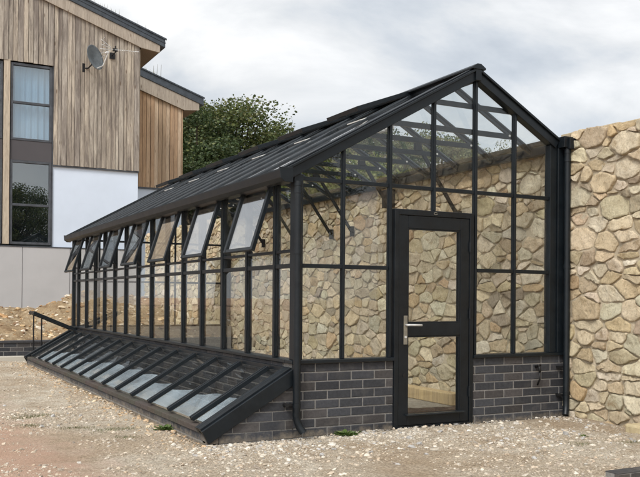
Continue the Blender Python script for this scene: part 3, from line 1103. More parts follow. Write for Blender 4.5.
# ------------------------------------------------------------------ stone wall
def stone_wall():
    X0 = 2.92
    U0, U1, V0, V1 = -3.4, 14.4, -0.12, 2.745
    asp = 1.7
    root = thing('stone_wall', (X0, 0, 0), 'tall wall of honey coloured rubble stone behind the greenhouse', 'wall')
    # sites: wavy, broken courses of mixed height; some stones span two courses, some are split in two
    sites = []
    area_u0, area_u1 = U0 / asp, U1 / asp
    v = V0
    while v < V1 + 0.05:
        hrow = random.choice([0.085, 0.11, 0.13, 0.155, 0.185])
        u = area_u0 - random.uniform(0, 0.2)
        while u < area_u1 + 0.1:
            wd = hrow * random.uniform(0.6, 1.75)
            vc = v + hrow / 2 + 0.10 * noise.noise(Vector((u * 1.3, v * 0.8, 4.4)))
            k = random.random()
            if k < 0.14:
                sites.append((u + wd / 2, vc + hrow * 0.27, 0.02)); sites.append((u + wd / 2 + random.uniform(-.03, .03), vc - hrow * 0.27, 0.02))
            elif k < 0.22:
                sites.append((u + wd * 0.26, vc + random.uniform(-.03, .03), 0.02)); sites.append((u + wd * 0.76, vc + random.uniform(-.03, .03), 0.02))
            elif k > 0.93:
                sites.append((u + wd / 2, vc + hrow * 0.3, 0.10))
            else:
                sites.append((u + wd / 2 + random.uniform(-.30, .30) * wd, vc + random.uniform(-.32, .32) * hrow, random.uniform(0.02, 0.07)))
            u += wd
        v += hrow
    b = MB()
    S = np.array(sites)
    gap = 0.0060
    # slightly uneven coping line
    def clip_poly(poly, nx, ny, c):
        out = []
        n = len(poly)
        for i in range(n):
            p, q = poly[i], poly[(i + 1) % n]
            dp = nx * p[0] + ny * p[1] - c
            dq = nx * q[0] + ny * q[1] - c
            if dp <= 0:
                out.append(p)
            if dp * dq < 0:
                t = dp / (dp - dq)
                out.append((p[0] + (q[0] - p[0]) * t, p[1] + (q[1] - p[1]) * t))
        return out
    pal = [(0.64, 0.535, 0.37), (0.68, 0.585, 0.425), (0.61, 0.495, 0.325), (0.70, 0.625, 0.485), (0.57, 0.475, 0.335), (0.45, 0.375, 0.275), (0.58, 0.44, 0.275), (0.67, 0.59, 0.445)]
    wts = [5, 5, 3, 3.2, 2.5, 1.5, 2, 3]
    for k in range(len(S)):
        u, v, r = S[k]
        d2 = (S[:, 0] - u) ** 2 + (S[:, 1] - v) ** 2
        nb = np.argsort(d2)[1:26]
        g = gap * random.uniform(0.6, 2.0)
        topj = (V1 if u * asp < 0.05 else V1 - 0.05) + random.uniform(-0.014, 0.012)
        poly = [(area_u0, V0), (area_u1, V0), (area_u1, topj), (area_u0, topj)]
        for j in nb:
            uu, vv, rr = S[j]
            d = math.sqrt(d2[j])
            nx, ny = (uu - u) / d, (vv - v) / d
            m = (d * d + r * r - rr * rr) / (2 * d)
            poly = clip_poly(poly, nx, ny, nx * u + ny * v + m - g)
            if len(poly) < 3:
                break
        if len(poly) < 3:
            continue
        poly = [(p[0] * asp, p[1]) for p in poly]
        cu = sum(p[0] for p in poly) / len(poly); cv = sum(p[1] for p in poly) / len(poly)
        rad = math.sqrt(max(1e-6, sum((p[0] - cu) ** 2 + (p[1] - cv) ** 2 for p in poly) / len(poly)))
        if rad < 0.025:
            continue
        if cv > V1 - 0.09 and max(p[1] for p in poly) - min(p[1] for p in poly) < 0.05:
            continue
        # resample edges, soften corners
        pts = []
        n = len(poly)
        for i in range(n):
            p, q = poly[i], poly[(i + 1) % n]
            ln = math.hypot(q[0] - p[0], q[1] - p[1])
            if ln < 0.004:
                continue
            m = max(1, int(round(ln / 0.026)))
            for t in range(m):
                pts.append((p[0] + (q[0] - p[0]) * t / m, p[1] + (q[1] - p[1]) * t / m))
        if len(pts) < 5:
            continue
        for _ in range(1):
            n = len(pts)
            pts = [((pts[i - 1][0] + 8 * pts[i][0] + pts[(i + 1) % n][0]) / 10, (pts[i - 1][1] + 8 * pts[i][1] + pts[(i + 1) % n][1]) / 10) for i in range(n)]
        sd = random.uniform(0, 100)
        jit = min(0.014, rad * 0.15)
        pts = [(p[0] + jit * noise.fractal(Vector((p[0] * 15, p[1] * 15, sd)), 0.8, 2.0, 3), p[1] + jit * noise.fractal(Vector((p[0] * 15, p[1] * 15, sd + 50)), 0.8, 2.0, 3)) for p in pts]
        n = len(pts)
        H = random.uniform(0.009, 0.028)
        tu, tv = random.uniform(-0.10, 0.10), random.uniform(-0.12, 0.07)
        base = random.choices(pal, wts)[0]
        f = random.uniform(0.78, 1.16)
        col = tuple(x * f * random.uniform(0.97, 1.03) for x in base)
        rings = [(1.02, -0.03), (1.0, 0.75), (0.982, 1.0), (0.82, 1.0), (0.58, 1.0), (0.30, 1.0)]
        vs = []
        for (sc, hh) in rings:
            for p in pts:
                pu, pv = cu + (p[0] - cu) * sc, cv + (p[1] - cv) * sc
                h = H * hh
                if hh > 0.2:
                    h += (tu * (pu - cu) + tv * (pv - cv)) * hh + 0.013 * (abs(noise.noise(Vector((pu * 6, pv * 6, sd)))) * 2 - 0.5) * hh + 0.007 * noise.noise(Vector((pu * 26, pv * 26, sd)))
                else:
                    h = -0.03
                vs.append((X0 - max(h, -0.03), pu, pv))
        h = H + 0.013 * (abs(noise.noise(Vector((cu * 6, cv * 6, sd)))) * 2 - 0.5)
        vs.append((X0 - h, cu, cv))
        fs = []
        R = len(rings)
        for a in range(R - 1):
            for i in range(n):
                i2 = (i + 1) % n
                fs.append((a * n + i2, a * n + i, (a + 1) * n + i, (a + 1) * n + i2))
        for i in range(n):
            fs.append(((R - 1) * n + (i + 1) % n, (R - 1) * n + i, R * n))
        b.add(vs, fs, col, 0)
    b.build('facing_stones', M['stone'], root, smooth=True, tint=True)
    # lime mortar core with a rough, slightly recessed face and top
    nu, nv = 420, 70
    b = MB()
    vs = []
    for j in range(nv + 1):
        for i in range(nu + 1):
            u = U0 + (U1 - U0) * i / nu; v = V0 + (V1 - 0.075 - V0) * j / nv
            vs.append((X0 + 0.003 - 0.007 * fbm(u, v, 6, 4), u, v))
    fs = [(j * (nu + 1) + i + 1, j * (nu + 1) + i, (j + 1) * (nu + 1) + i, (j + 1) * (nu + 1) + i + 1) for j in range(nv) for i in range(nu)]
    b.add(vs, fs)
    b.box(X0 + 0.012, X0 + 0.5, U0, U1, V0, V1 - 0.095)
    b.build('mortar_core', M['lime'], root)
    # coping stones along the top, behind the facing
    b = MB()
    u = U0
    while u < U1:
        w = random.uniform(0.2, 0.42)
        h = random.uniform(-0.02, 0.02)
        f = random.uniform(0.7, 1.05)
        b.box(X0 + 0.015, X0 + 0.5, u + 0.006, min(u + w, U1) - 0.006, V1 - 0.10, V1 - (0.02 if u < -0.2 else 0.07) + h, tuple(x * f for x in pal[random.randrange(5)]))
        u += w
    b.build('coping_stones', M['stone'], root, tint=True, bev=0.012)
stone_wall()
o = tag(MB().box(2.80, 2.90, 3.00, 3.17, 2.30, 2.53).build('control_box', M['black'], bev=0.006),
        'small black control box fixed high on the stone wall inside the greenhouse', 'control box')
# outside tap on the brick base
b = MB().tube([(2.545, -0.002, 0.50), (2.545, -0.045, 0.505), (2.547, -0.055, 0.485), (2.55, -0.055, 0.45)], 0.013, 10)
b.tube([(2.525, -0.05, 0.515), (2.565, -0.05, 0.515)], 0.010, 8)
tp = tag(b.build('outside_tap', M['black'], smooth=True), 'small black outside tap on the brick base, right of the door', 'tap')
MB().tube([(2.55, -0.055, 0.45), (2.552, -0.05, 0.38), (2.553, -0.02, 0.325)], 0.009, 8).build('hose_tail', M['black'], tp, smooth=True)

# ------------------------------------------------------------------ house
HY = 16.0
def house():
    root = thing('timber_house', (0, HY, 0.7), 'two storey house with weathered timber boards over pale render', 'house')
    XL, XC = -3.2, 3.156
    ZP, ZB = 2.385, 4.49
    sl = 0.338
    def zro(x): return 8.07 - (x - 3.83) * sl       # top of roof metal at the front edge
    def zwall(x): return zro(x) - 0.53
    # masonry core
    b = MB().box(XL, 0.955, HY + 0.32, HY + 7, 0.3, zwall(0.955))
    b.box(0.958, XC - 0.02, HY + 0.02, HY + 7, 0.3, zwall(XC))
    b.build('inner_wall', M['room'], root)
    MB().box(0.955, XC, HY, HY + 0.3, ZP, ZB).build('rendered_wall', M['render'], root)
    MB().box(XC - 0.3, XC, HY + 0.303, HY + 7, ZP, ZB).build('rendered_wall', M['render'], root)
    # grey plinth panels, a thin joint between each
    x = -3.2
    joints = [-3.2, -2.0, -0.99, 0.234, 1.40, 2.30, 3.17]
    for a, e in zip(joints[:-1], joints[1:]):
        MB().box(a + 0.006, e - 0.006, HY - 0.045, HY + 0.28, 0.2, ZP - 0.03).build('plinth_panel', M['panel'], root, bev=0.004)
    MB().box(-3.2, 3.19, HY - 0.06, HY - 0.004, ZP - 0.028, ZP - 0.004).build('plinth_trim', M['window_frame'], root)
    MB().box(XC - 0.2, XC + 0.03, HY + 0.283, HY + 7, 0.2, ZP - 0.03).build('plinth_panel', M['panel'], root)
    # vertical boards
    def boards(x0, x1, z0, ztop, y, pal, seed):
        rr = random.Random(seed)
        b = MB()
        x = x0
        while x < x1 - 0.02:
            w = rr.choice([0.085, 0.11, 0.12, 0.135])
            e = min(x + w, x1)
            d = rr.choice([0.016, 0.026, 0.04, 0.05])
            base = rr.choice(pal); f = rr.uniform(0.88, 1.1)
            col = tuple(v * f for v in base)
            z1a, z1b = ztop(x), ztop(e)
            zb = z0 + rr.uniform(-0.006, 0.006)
            b.prism([(x + 0.005, zb), (e - 0.005, zb), (e - 0.005, z1b), (x + 0.005, z1a)], 'Y', y - d, y, col)
            x += w
        b.box(x0 + 0.01, x1 - 0.01, y + 0.001, y + 0.018, z0 + 0.02, min(ztop(x0), ztop(x1)) - 0.02, (0.03, 0.025, 0.02))
        return b
    pal1 = [(0.43, 0.375, 0.31), (0.40, 0.355, 0.30), (0.46, 0.40, 0.325), (0.37, 0.33, 0.285), (0.45, 0.40, 0.335)]
    b = boards(0.955, XC + 0.005, ZB - 0.02, zwall, HY - 0.022, pal1, 3)
    b2 = boards(XL, 0.955, 6.98, zwall, HY - 0.022, pal1, 4)
    n0 = len(b.v)
    b.v += b2.v; b.f += [tuple(i + n0 for i in f) for f in b2.f]; b.c += b2.c; b.mi += b2.mi
    b.build('timber_cladding', M['wood'], root, tint=True)
    MB().box(0.955, XC + 0.012, HY - 0.05, HY - 0.004, ZB - 0.06, ZB - 0.027).build('drip_trim', M['window_frame'], root)
    # return side wall
    b = MB()
    y = HY
    rr = random.Random(9)
    while y < HY + 7:
        w = 0.145
        f = rr.uniform(0.8, 1.15)
        b.box(XC + 0.008, XC + 0.008 + rr.choice([0.02, 0.03]), y + 0.004, y + w - 0.004, ZB - 0.02, zwall(XC + 0.05) - 0.02, tuple(v * f for v in pal1[rr.randrange(5)]))
        y += w
    b.build('timber_cladding', M['wood'], root, tint=True)
    # roof slab: metal edge over a timber fascia, soffit boards
    XR1, YF, YB = 3.83, 15.84, HY + 7.5
    def slab(z_hi, z_lo, xa, xb, ya, yb):
        b = MB()
        b.prism([(xa, zro(xa) + z_lo), (xb, zro(xb) + z_lo), (xb, zro(xb) + z_hi), (xa, zro(xa) + z_hi)], 'Y', ya, yb, (0.36, 0.28, 0.19))
        return b
    roof = slab(0.0, -0.24, -3.9, XR1, YF, YB).build('roof', M['fascia_metal'], root, bev=0.01)
    slab(0.012, -0.03, -3.9, XR1 + 0.03, YF - 0.03, YF - 0.002).build('drip_edge', M['fascia_metal'], roof)
    slab(-0.105, -0.125, -3.9, XR1 + 0.012, YF - 0.014, YF - 0.002).build('drip_edge', M['fascia_metal'], roof)
    fb = MB()
    xa, xb = -3.9, XR1 - 0.14
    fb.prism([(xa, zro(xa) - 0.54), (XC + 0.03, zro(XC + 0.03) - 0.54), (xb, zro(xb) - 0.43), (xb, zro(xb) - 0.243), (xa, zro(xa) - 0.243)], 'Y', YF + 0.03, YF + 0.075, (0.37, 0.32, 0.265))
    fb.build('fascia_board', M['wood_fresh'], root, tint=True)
    MB().prism([(XC + 0.05, zro(XC + 0.05) - 0.525), (xb - 0.02, zro(xb) - 0.425), (xb - 0.02, zro(xb) - 0.25), (XC + 0.05, zro(XC) - 0.25)], 'Y', YF + 0.08, YB - 0.1, (0.21, 0.155, 0.11)).build('soffit', M['soffit'], root, tint=True)  # eaves shade is put into the soffit colour
    # windows: two tall strips with a timber post between
    def strip(x0, x1):
        b = MB()
        t = 0.06
        ya, yb = HY - 0.02, HY + 0.10
        for (z0, z1) in ((5.02, 6.95), (2.42, 4.52)):
            b.box(x0, x0 + t, ya, yb, z0, z1); b.box(x1 - t, x1, ya, yb, z0, z1)
            b.box(x0 + t, x1 - t, ya, yb, z1 - t, z1); b.box(x0 + t, x1 - t, ya, yb, z0, z0 + t)
            zm = 5.97 if z0 > 4 else 3.41
            b.box(x0 + t, x1 - t, ya + 0.01, yb, zm - 0.03, zm + 0.03)
        w = b.build('window_frame', M['window_frame'], root, bev=0.006)
        for (z0, z1) in ((5.08, 5.94), (6.0, 6.89), (2.48, 3.38), (3.44, 4.46)):
            MB().box(x0 + t - 0.01, x1 - t + 0.01, HY + 0.03, HY + 0.036, z0 - 0.01, z1 + 0.01).build('pane', M['house_glass'], w)
        MB().box(x0, x1, HY - 0.01, HY + 0.08, 4.523, 5.017).build('spandrel', M['spandrel'], root)
        b = MB()
        n = 40
        for i in range(n):
            xa = x0 + 0.03 + (x1 - x0 - 0.06) * i / n; xe = x0 + 0.03 + (x1 - x0 - 0.06) * (i + 1) / n
            ya = HY + 0.17 + 0.018 * math.sin(i * 0.9 + 0.4 * math.sin(i * 0.37)); ye = HY + 0.17 + 0.018 * math.sin((i + 1) * 0.9 + 0.4 * math.sin((i + 1) * 0.37))
            b.add([(xa, ya, 5.05), (xe, ye, 5.05), (xe, ye, 6.92), (xa, ya, 6.92), (xa, ya + 0.004, 5.05), (xe, ye + 0.004, 5.05), (xe, ye + 0.004, 6.92), (xa, ya + 0.004, 6.92)], [(0, 1, 2, 3), (5, 4, 7, 6)])
        b.build('curtain', M['curtain'], root, smooth=True)
    strip(-0.075, 0.925)
    strip(-1.25, -0.26)
    strip(-2.40, -1.42)
    for (x0, x1) in ((-0.24, -0.095), (-1.40, -1.27), (-3.2, -2.42)):
        MB().box(x0, x1, HY - 0.06, HY + 0.2, 2.42, 7.0, (0.48, 0.41, 0.32)).build('timber_post', M['wood_fresh'], root, tint=True)
    MB().box(0.928, 0.953, HY - 0.03, HY + 0.2, 2.40, 7.0).build('window_trim', M['window_frame'], root)
    return root
house()

def annex():
    root = thing('timber_annex', (4.3, 19.5, 0.7), 'lower timber clad block behind the house, with warmer orange boards', 'house')
    YF0 = 19.5
    XA, XB = 3.25, 5.53
    sl = 0.333
    def zro(x): return 7.494 - (x - 6.19) * sl
    def zwall(x): return zro(x) - 0.66
    MB().box(XA, XB, YF0, YF0 + 6, 0.3, 4.54).build('rendered_wall', M['render'], root)
    MB().box(XA, XB - 0.02, YF0 + 0.02, YF0 + 6, 4.54, zwall(XB)).build('inner_wall', M['room'], root)
    rr = random.Random(12)
    pal = [(0.50, 0.335, 0.21), (0.46, 0.30, 0.18), (0.53, 0.37, 0.24), (0.47, 0.335, 0.22), (0.50, 0.38, 0.27)]
    b = MB(); x = XA
    while x < XB:
        e = min(x + 0.125, XB + 0.01)
        d = rr.choice([0.03, 0.045, 0.055]); f = rr.uniform(0.8, 1.15); base = rr.choice(pal)
        b.prism([(x + 0.006, 4.53), (e - 0.006, 4.53), (e - 0.006, zwall(e)), (x + 0.006, zwall(x))], 'Y', YF0 - d, YF0 - 0.002, tuple(v * f for v in base))
        x += 0.125
    y = YF0
    while y < YF0 + 6:
        f = rr.uniform(0.8, 1.15)
        b.box(XB + 0.002, XB + 0.03, y + 0.004, y + 0.146, 4.53, zwall(XB) - 0.03, tuple(v * f for v in pal[rr.randrange(5)]))
        y += 0.15
    b.build('timber_cladding', M['wood_fresh'], root, tint=True)
    MB().box(XA, XB + 0.02, YF0 - 0.06, YF0 - 0.004, 4.475, 4.525).build('drip_trim', M['window_frame'], root)
    YR, YB = 19.34, YF0 + 6.5
    xa, xb = 3.22, 6.19
    roof = MB().prism([(xa, zro(xa) - 0.25), (xb, zro(xb) - 0.25), (xb, zro(xb)), (xa, zro(xa))], 'Y', YR, YB).build('roof', M['fascia_metal'], root, bev=0.01)
    MB().prism([(xa, zro(xa) - 0.03), (xb + 0.03, zro(xb + 0.03) - 0.03), (xb + 0.03, zro(xb + 0.03) + 0.012), (xa, zro(xa) + 0.012)], 'Y', YR - 0.03, YR - 0.002).build('drip_edge', M['fascia_metal'], roof)
    xc = xb - 0.14
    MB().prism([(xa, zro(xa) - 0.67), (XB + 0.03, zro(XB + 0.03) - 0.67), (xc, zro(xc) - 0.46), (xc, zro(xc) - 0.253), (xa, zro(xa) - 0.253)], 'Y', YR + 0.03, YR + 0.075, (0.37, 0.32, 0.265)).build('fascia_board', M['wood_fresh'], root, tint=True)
    MB().prism([(XB + 0.05, zro(XB + 0.05) - 0.655), (xc - 0.02, zro(xc) - 0.445), (xc - 0.02, zro(xc) - 0.26), (XB + 0.05, zro(XB + 0.05) - 0.26)], 'Y', YR + 0.08, YB - 0.1, (0.21, 0.155, 0.11)).build('soffit', M['soffit'], root, tint=True)  # soffit colour darkened for the shade under the eaves
    return root
annex()

# dish and aerial on the gable boards
def dish():
    c = Vector((1.90, HY - 0.40, 7.24))
    root = thing('satellite_dish', (1.93, HY - 0.06, 7.2), 'grey satellite dish on a bracket on the timber gable', 'satellite dish')
    ax = Vector((0.62, -0.85, 0.25)).normalized()
    s = ax.cross(Zv).normalized(); u = s.cross(ax).normalized()
    b = MB(); n = 28; vs = []
    for side in (0, 1):
        for r in (0.0001, 0.10, 0.20, 0.28, 0.31):
            for k in range(n):
                a = 2 * math.pi * k / n
                vs.append(c + s * (r * math.cos(a) * 0.95) + u * (r * math.sin(a) * 1.06) + ax * (0.75 * r * r - 0.05 - 0.012 * side))
    fs = []
    for side in (0, 1):
        o0 = side * 5 * n
        for i in range(4):
            for k in range(n):
                q = (o0 + i * n + k, o0 + i * n + (k + 1) % n, o0 + (i + 1) * n + (k + 1) % n, o0 + (i + 1) * n + k)
                fs.append(q if side == 0 else q[::-1])
    for k in range(n):
        fs.append((4 * n + k, 4 * n + (k + 1) % n, 9 * n + (k + 1) % n, 9 * n + k))
    b.add(vs, fs)
    b.build('reflector', M['dish'], root, smooth=True)
    b = MB().tube([c - u * 0.30 - ax * 0.02, c - u * 0.30 + ax * 0.20, c - u * 0.02 + ax * 0.46], 0.014, 8)
    b.build('feed_arm', M['silver'], root)
    p = c - u * 0.02 + ax * 0.46
    MB().tube([p - ax * 0.02, p - ax * 0.10], [0.035, 0.028], 10).build('receiver', M['silver'], root)
    b = MB().tube([c - ax * 0.06, c - ax * 0.12 - Zv * 0.16, (1.80, HY - 0.12, 7.02), (1.72, HY - 0.05, 7.02)], 0.018, 8)
    b.box(1.66, 1.76, HY - 0.07, HY - 0.05, 6.92, 7.14)
    b.build('bracket', M['black'], root)
dish()
def aerial():
    root = thing('tv_aerial', (2.42, HY - 0.06, 7.45), 'small horizontal television aerial beside the dish on the timber gable', 'aerial')
    z = 7.50; y = HY - 0.42
    b = MB().tube([(2.02, y, z - 0.02), (3.02, y - 0.06, z + 0.02)], 0.008, 8)
    b.build('boom', M['silver'], root)
    b = MB().tube([(2.42, HY - 0.05, z - 0.06), (2.42, y, z - 0.06), (2.42, y, z + 0.10)], 0.015, 8)
    b.box(2.36, 2.50, HY - 0.075, HY - 0.05, z - 0.14, z + 0.02)
    b.build('bracket', M['black'], root)
    MB().box(2.36, 2.48, y - 0.03, y + 0.03, z - 0.035, z + 0.035).build('junction_box', M['black'], root)
    b = MB()
    for i in range(11):
        x = 2.52 + i * 0.045
        l = 0.13 - i * 0.004
        b.tube([(x, y - 0.02 - l, z), (x, y - 0.02 + l, z)], 0.006, 6)
    b.build('director', M['silver'], root)
    b = MB()
    for k in range(4):
        dz = -0.17 + k * 0.115
        b.bar((2.03, y - 0.12, z + dz), (2.30, y - 0.02, z + dz * 0.25), 0.012, 0.02, Zv)
        b.bar((2.10, y - 0.16, z + dz * 1.3), (2.10, y + 0.16, z + dz * 1.3), 0.012, 0.012, Zv)
    b.build('reflector', M['silver'], root)
aerial()

# ------------------------------------------------------------------ retaining wall behind the cold frame
rw = thing('retaining_wall', (-2.0, 9.7, 0), 'low dark brick retaining wall on a pale footing behind the cold frame', 'wall')
b = MB().box(-5.5, 2.86, 9.554, 9.75, 0.0, 0.30, (1, 1, 1), 1)
brick_face(b, (-5.5, 9.55, 0.075), Xv, -Yv, 8.36, 3)
b.box(-5.5, 2.86, 9.53, 9.80, 0.303, 0.335, (0.05, 0.05, 0.055), 0)
b.build('brick_wall', [M['brick'], M['mortar']], rw, tint=True)
MB().box(-5.5, 2.86, 9.40, 9.548, -0.06, 0.072).build('footing', M['concrete'], rw, bev=0.01)

# edging and block at the right
ed = MB()
brick_face(ed, (1.25, -2.20, -0.135), Xv, -Yv, 2.2, 2)
ed.box(1.254, 3.2, -2.198, -2.09, -0.06, 0.009, (1, 1, 1), 1)
x = 1.25
while x < 3.2:
    ed.box(x + 0.005, x + 0.22, -2.195, -2.085, 0.0095, 0.0155, brick_colour(), 0)
    x += 0.225
tag(ed.build('brick_edging', [M['edging_brick'], M['mortar']], tint=True), 'low strip of dark brick edging in the gravel, nearest the camera', 'edging')
b = MB()
b.box(2.70, 2.87, -1.30, -0.93, -0.03, 0.075)
blk = b.build('stone_block', M['yellow_stone'], bev=0.02)
tag(blk, 'squared yellow stone block lying at the foot of the stone wall', 'block')

# ------------------------------------------------------------------ loose stones
ICO_V, ICO_F = None, None
def ico():
    t = (1 + 5 ** 0.5) / 2
    v = [(-1, t, 0), (1, t, 0), (-1, -t, 0), (1, -t, 0), (0, -1, t), (0, 1, t), (0, -1, -t), (0, 1, -t), (t, 0, -1), (t, 0, 1), (-t, 0, -1), (-t, 0, 1)]
    v = np.array(v) / math.sqrt(1 + t * t)
    f = [(0, 11, 5), (0, 5, 1), (0, 1, 7), (0, 7, 10), (0, 10, 11), (1, 5, 9), (5, 11, 4), (11, 10, 2), (10, 7, 6), (7, 1, 8), (3, 9, 4), (3, 4, 2), (3, 2, 6), (3, 6, 8), (3, 8, 9), (4, 9, 5), (2, 4, 11), (6, 2, 10), (8, 6, 7), (9, 8, 1)]
    return v, f
ICO_V, ICO_F = ico()
def scatter(name, pts, sizes, pal, fz, label=None):
    n = len(pts)
    V = np.zeros((n, 12, 3)); 
    for k in range(n):
        s = sizes[k]
        a = ICO_V * (1 + RNG.uniform(-0.28, 0.28, (12, 1)))
        sc = np.array([RNG.uniform(0.8, 1.35), RNG.uniform(0.65, 1.0), RNG.uniform(0.4, 0.75)]) * s
        a = a * sc
        th = RNG.uniform(0, 6.28); tl = RNG.uniform(-0.4, 0.4)
        c, si = math.cos(th), math.sin(th)
        ct, st = math.cos(tl), math.sin(tl)
        x = a[:, 0] * ct - a[:, 2] * st; z = a[:, 0] * st + a[:, 2] * ct
        a = np.stack([x * c - a[:, 1] * si, x * si + a[:, 1] * c, z], 1)
        px, py = pts[k]
        V[k] = a + np.array([px, py, fz(px, py) + s * 0.06])
    me = bpy.data.meshes.new(name)
    F = (np.array(ICO_F)[None] + (np.arange(n) * 12)[:, None, None]).reshape(-1, 3)
    me.from_pydata(V.reshape(-1, 3).tolist(), [], F.tolist())
    me.materials.append(M['pebble'])
    at = me.attributes.new('tint', 'FLOAT_COLOR', 'FACE')
    P_ = np.array(pal)
    cc = P_[RNG.integers(0, len(pal), n)] * RNG.uniform(0.75, 1.2, (n, 1))
    arr = np.ones((n, 20, 4), dtype=np.float32); arr[:, :, :3] = cc[:, None, :]
    at.data.foreach_set('color', arr.ravel())
    o = bpy.data.objects.new(name, me); COL.objects.link(o)
    tag(o, label, None, kind='stuff')
    return o
def outside(x, y):
    return not (GX0 - 0.01 < x < 2.95 and -0.005 < y < GY1) and x < 2.9
pale = [(0.47, 0.405, 0.32), (0.52, 0.465, 0.39), (0.44, 0.37, 0.29), (0.38, 0.30, 0.22), (0.47, 0.39, 0.30), (0.30, 0.25, 0.20)]
white = [(0.48, 0.43, 0.36), (0.54, 0.50, 0.44), (0.45, 0.395, 0.32), (0.40, 0.345, 0.275), (0.37, 0.355, 0.34)]
# general scatter over the yard, patchy
pts, sz = [], []
while len(pts) < 48000:
    x = random.uniform(-4.2, 2.9); y = random.uniform(-2.8, 9.3) if random.random() < 0.5 else random.uniform(-2.8, 3.0)
    if not outside(x, y): continue
    if fbm(x, y, 1.1) + 0.35 * random.random() < -0.02 : continue
    pts.append((x, y)); sz.append(min(0.019, 0.0024 * random.paretovariate(1.8)))
scatter('gravel', pts, sz, pale, ground_z)
# white stone chippings banked along the gable
pts, sz = [], []
while len(pts) < 7000:
    x = random.uniform(-0.95, 2.88); y = -0.03 - abs(random.gauss(0, 0.38))
    if x > 1.2: y = -0.03 - abs(random.gauss(0, 0.75))
    if y < -2.0: continue
    if fbm(x, y, 2.3) + 0.6 * random.random() < 0.0: continue
    pts.append((x, y)); sz.append(min(0.020, 0.0027 * random.paretovariate(1.85)))
for _ in range(60):
    pts.append((random.uniform(-1.0, 2.7), -0.06 - abs(random.gauss(0, 0.55)))); sz.append(random.uniform(0.017, 0.036))
for _ in range(45):
    pts.append((random.uniform(-3.2, -0.95), random.uniform(-1.4, 5.0))); sz.append(random.uniform(0.014, 0.030))
scatter('chippings', pts, sz, white, ground_z)
# crumbs at the foot of the cold frame
pts, sz = [], []
while len(pts) < 1800:
    y = random.uniform(-0.1, 9.0); x = CX - 0.02 - abs(random.gauss(0, 0.16))
    pts.append((x, y)); sz.append(min(0.026, 0.004 * random.paretovariate(2.0)))
scatter('crumbs', pts, sz, [(0.42, 0.30, 0.19), (0.5, 0.40, 0.28), (0.36, 0.25, 0.15)], ground_z)
# lumps on the spoil heap
pts, sz = [], []
while len(pts) < 5000:
    x = random.uniform(-5, 4.0); y = random.uniform(10.1, 15.6)
    pts.append((x, y)); sz.append(min(0.085, 0.012 * random.paretovariate(1.9)))
scatter('rubble', pts, sz, [(0.46, 0.33, 0.19), (0.53, 0.43, 0.30), (0.36, 0.22, 0.11), (0.58, 0.50, 0.40), (0.24, 0.15, 0.09)], mound_z)
# ------------------------------------------------------------------ plants
def leaf_quads(b, c, n, rad, size, pal, flat=0.0, squash=(1, 1, 1)):
    for _ in range(n):
        while True:
            p = Vector((random.gauss(0, 0.5), random.gauss(0, 0.5), random.gauss(0, 0.5)))
            if p.length < 0.95: break
        p = Vector((p.x * squash[0], p.y * squash[1], p.z * squash[2])) * rad + Vector(c)
        s = size * random.uniform(0.6, 1.35)
        d = Vector((random.gauss(0, 1), random.gauss(0, 1), random.gauss(0, 0.6))).normalized()
        e = d.cross(Vector((random.gauss(0, 1), random.gauss(0, 1), random.gauss(0, 1)))).normalized()
        nrm = d.cross(e)
        w = s * 0.42
        a0 = p - d * s * 0.5
        vs = [a0, p + e * w - nrm * s * 0.06, p + d * s * 0.5, p - e * w - nrm * s * 0.06]
        base = random.choice(pal); f = random.uniform(0.7, 1.35)
        b.add(vs, [(0, 1, 2, 3)], tuple(v * f for v in base))

def make_tree(name, h, crown_r, pal, label, nclump=70, per=260, leaf=0.17, seed=1, cz=0.64, group=None):
    global random
    st = random.getstate(); random.seed(seed)
    root = thing(name, (0, 0, 0), label, 'tree', group)
    tb = MB()
    tb.tube([(0, 0, -0.3), (0.05, 0, h * 0.12), (-0.05, 0.06, h * 0.28), (0.06, 0, h * 0.45), (0, 0.05, h * 0.7)], [h * .042, h * .033, h * .028, h * .02, h * .008], 10)
    cb = MB()
    for k in range(nclump):
        # points on an uneven dome
        a = random.uniform(0, 2 * math.pi); t = random.uniform(-0.62, 1.0)
        rr = crown_r * math.sqrt(max(0.05, 1 - (t * 0.92) ** 2)) * random.uniform(0.45, 1.02)
        lump = 1 + 0.22 * noise.noise(Vector((math.cos(a) * 1.7, math.sin(a) * 1.7, t * 1.7 + seed)))
        c = Vector((rr * lump * math.cos(a), rr * lump * math.sin(a), h * cz + t * h * (1 - cz) * 0.93 * lump))
        s = Vector((random.uniform(-.1, .1), random.uniform(-.1, .1), h * random.uniform(0.25, 0.5)))
        m = (s + c) / 2 + Vector((random.uniform(-.3, .3), random.uniform(-.3, .3), random.uniform(0, .4)))
        tb.tube([s, m, c], [h * .011, h * .006, h * .0022], 5)
        cr = crown_r * random.uniform(0.15, 0.34)
        leaf_quads(cb, c, int(per * random.uniform(0.6, 1.25)), cr, leaf, pal, squash=(1.1, 1.1, 0.72))
    tb.build('trunk', M['bark'], root, smooth=True)
    cb.build('crown', M['leaf'], root, tint=True)
    random.setstate(st)
    return root

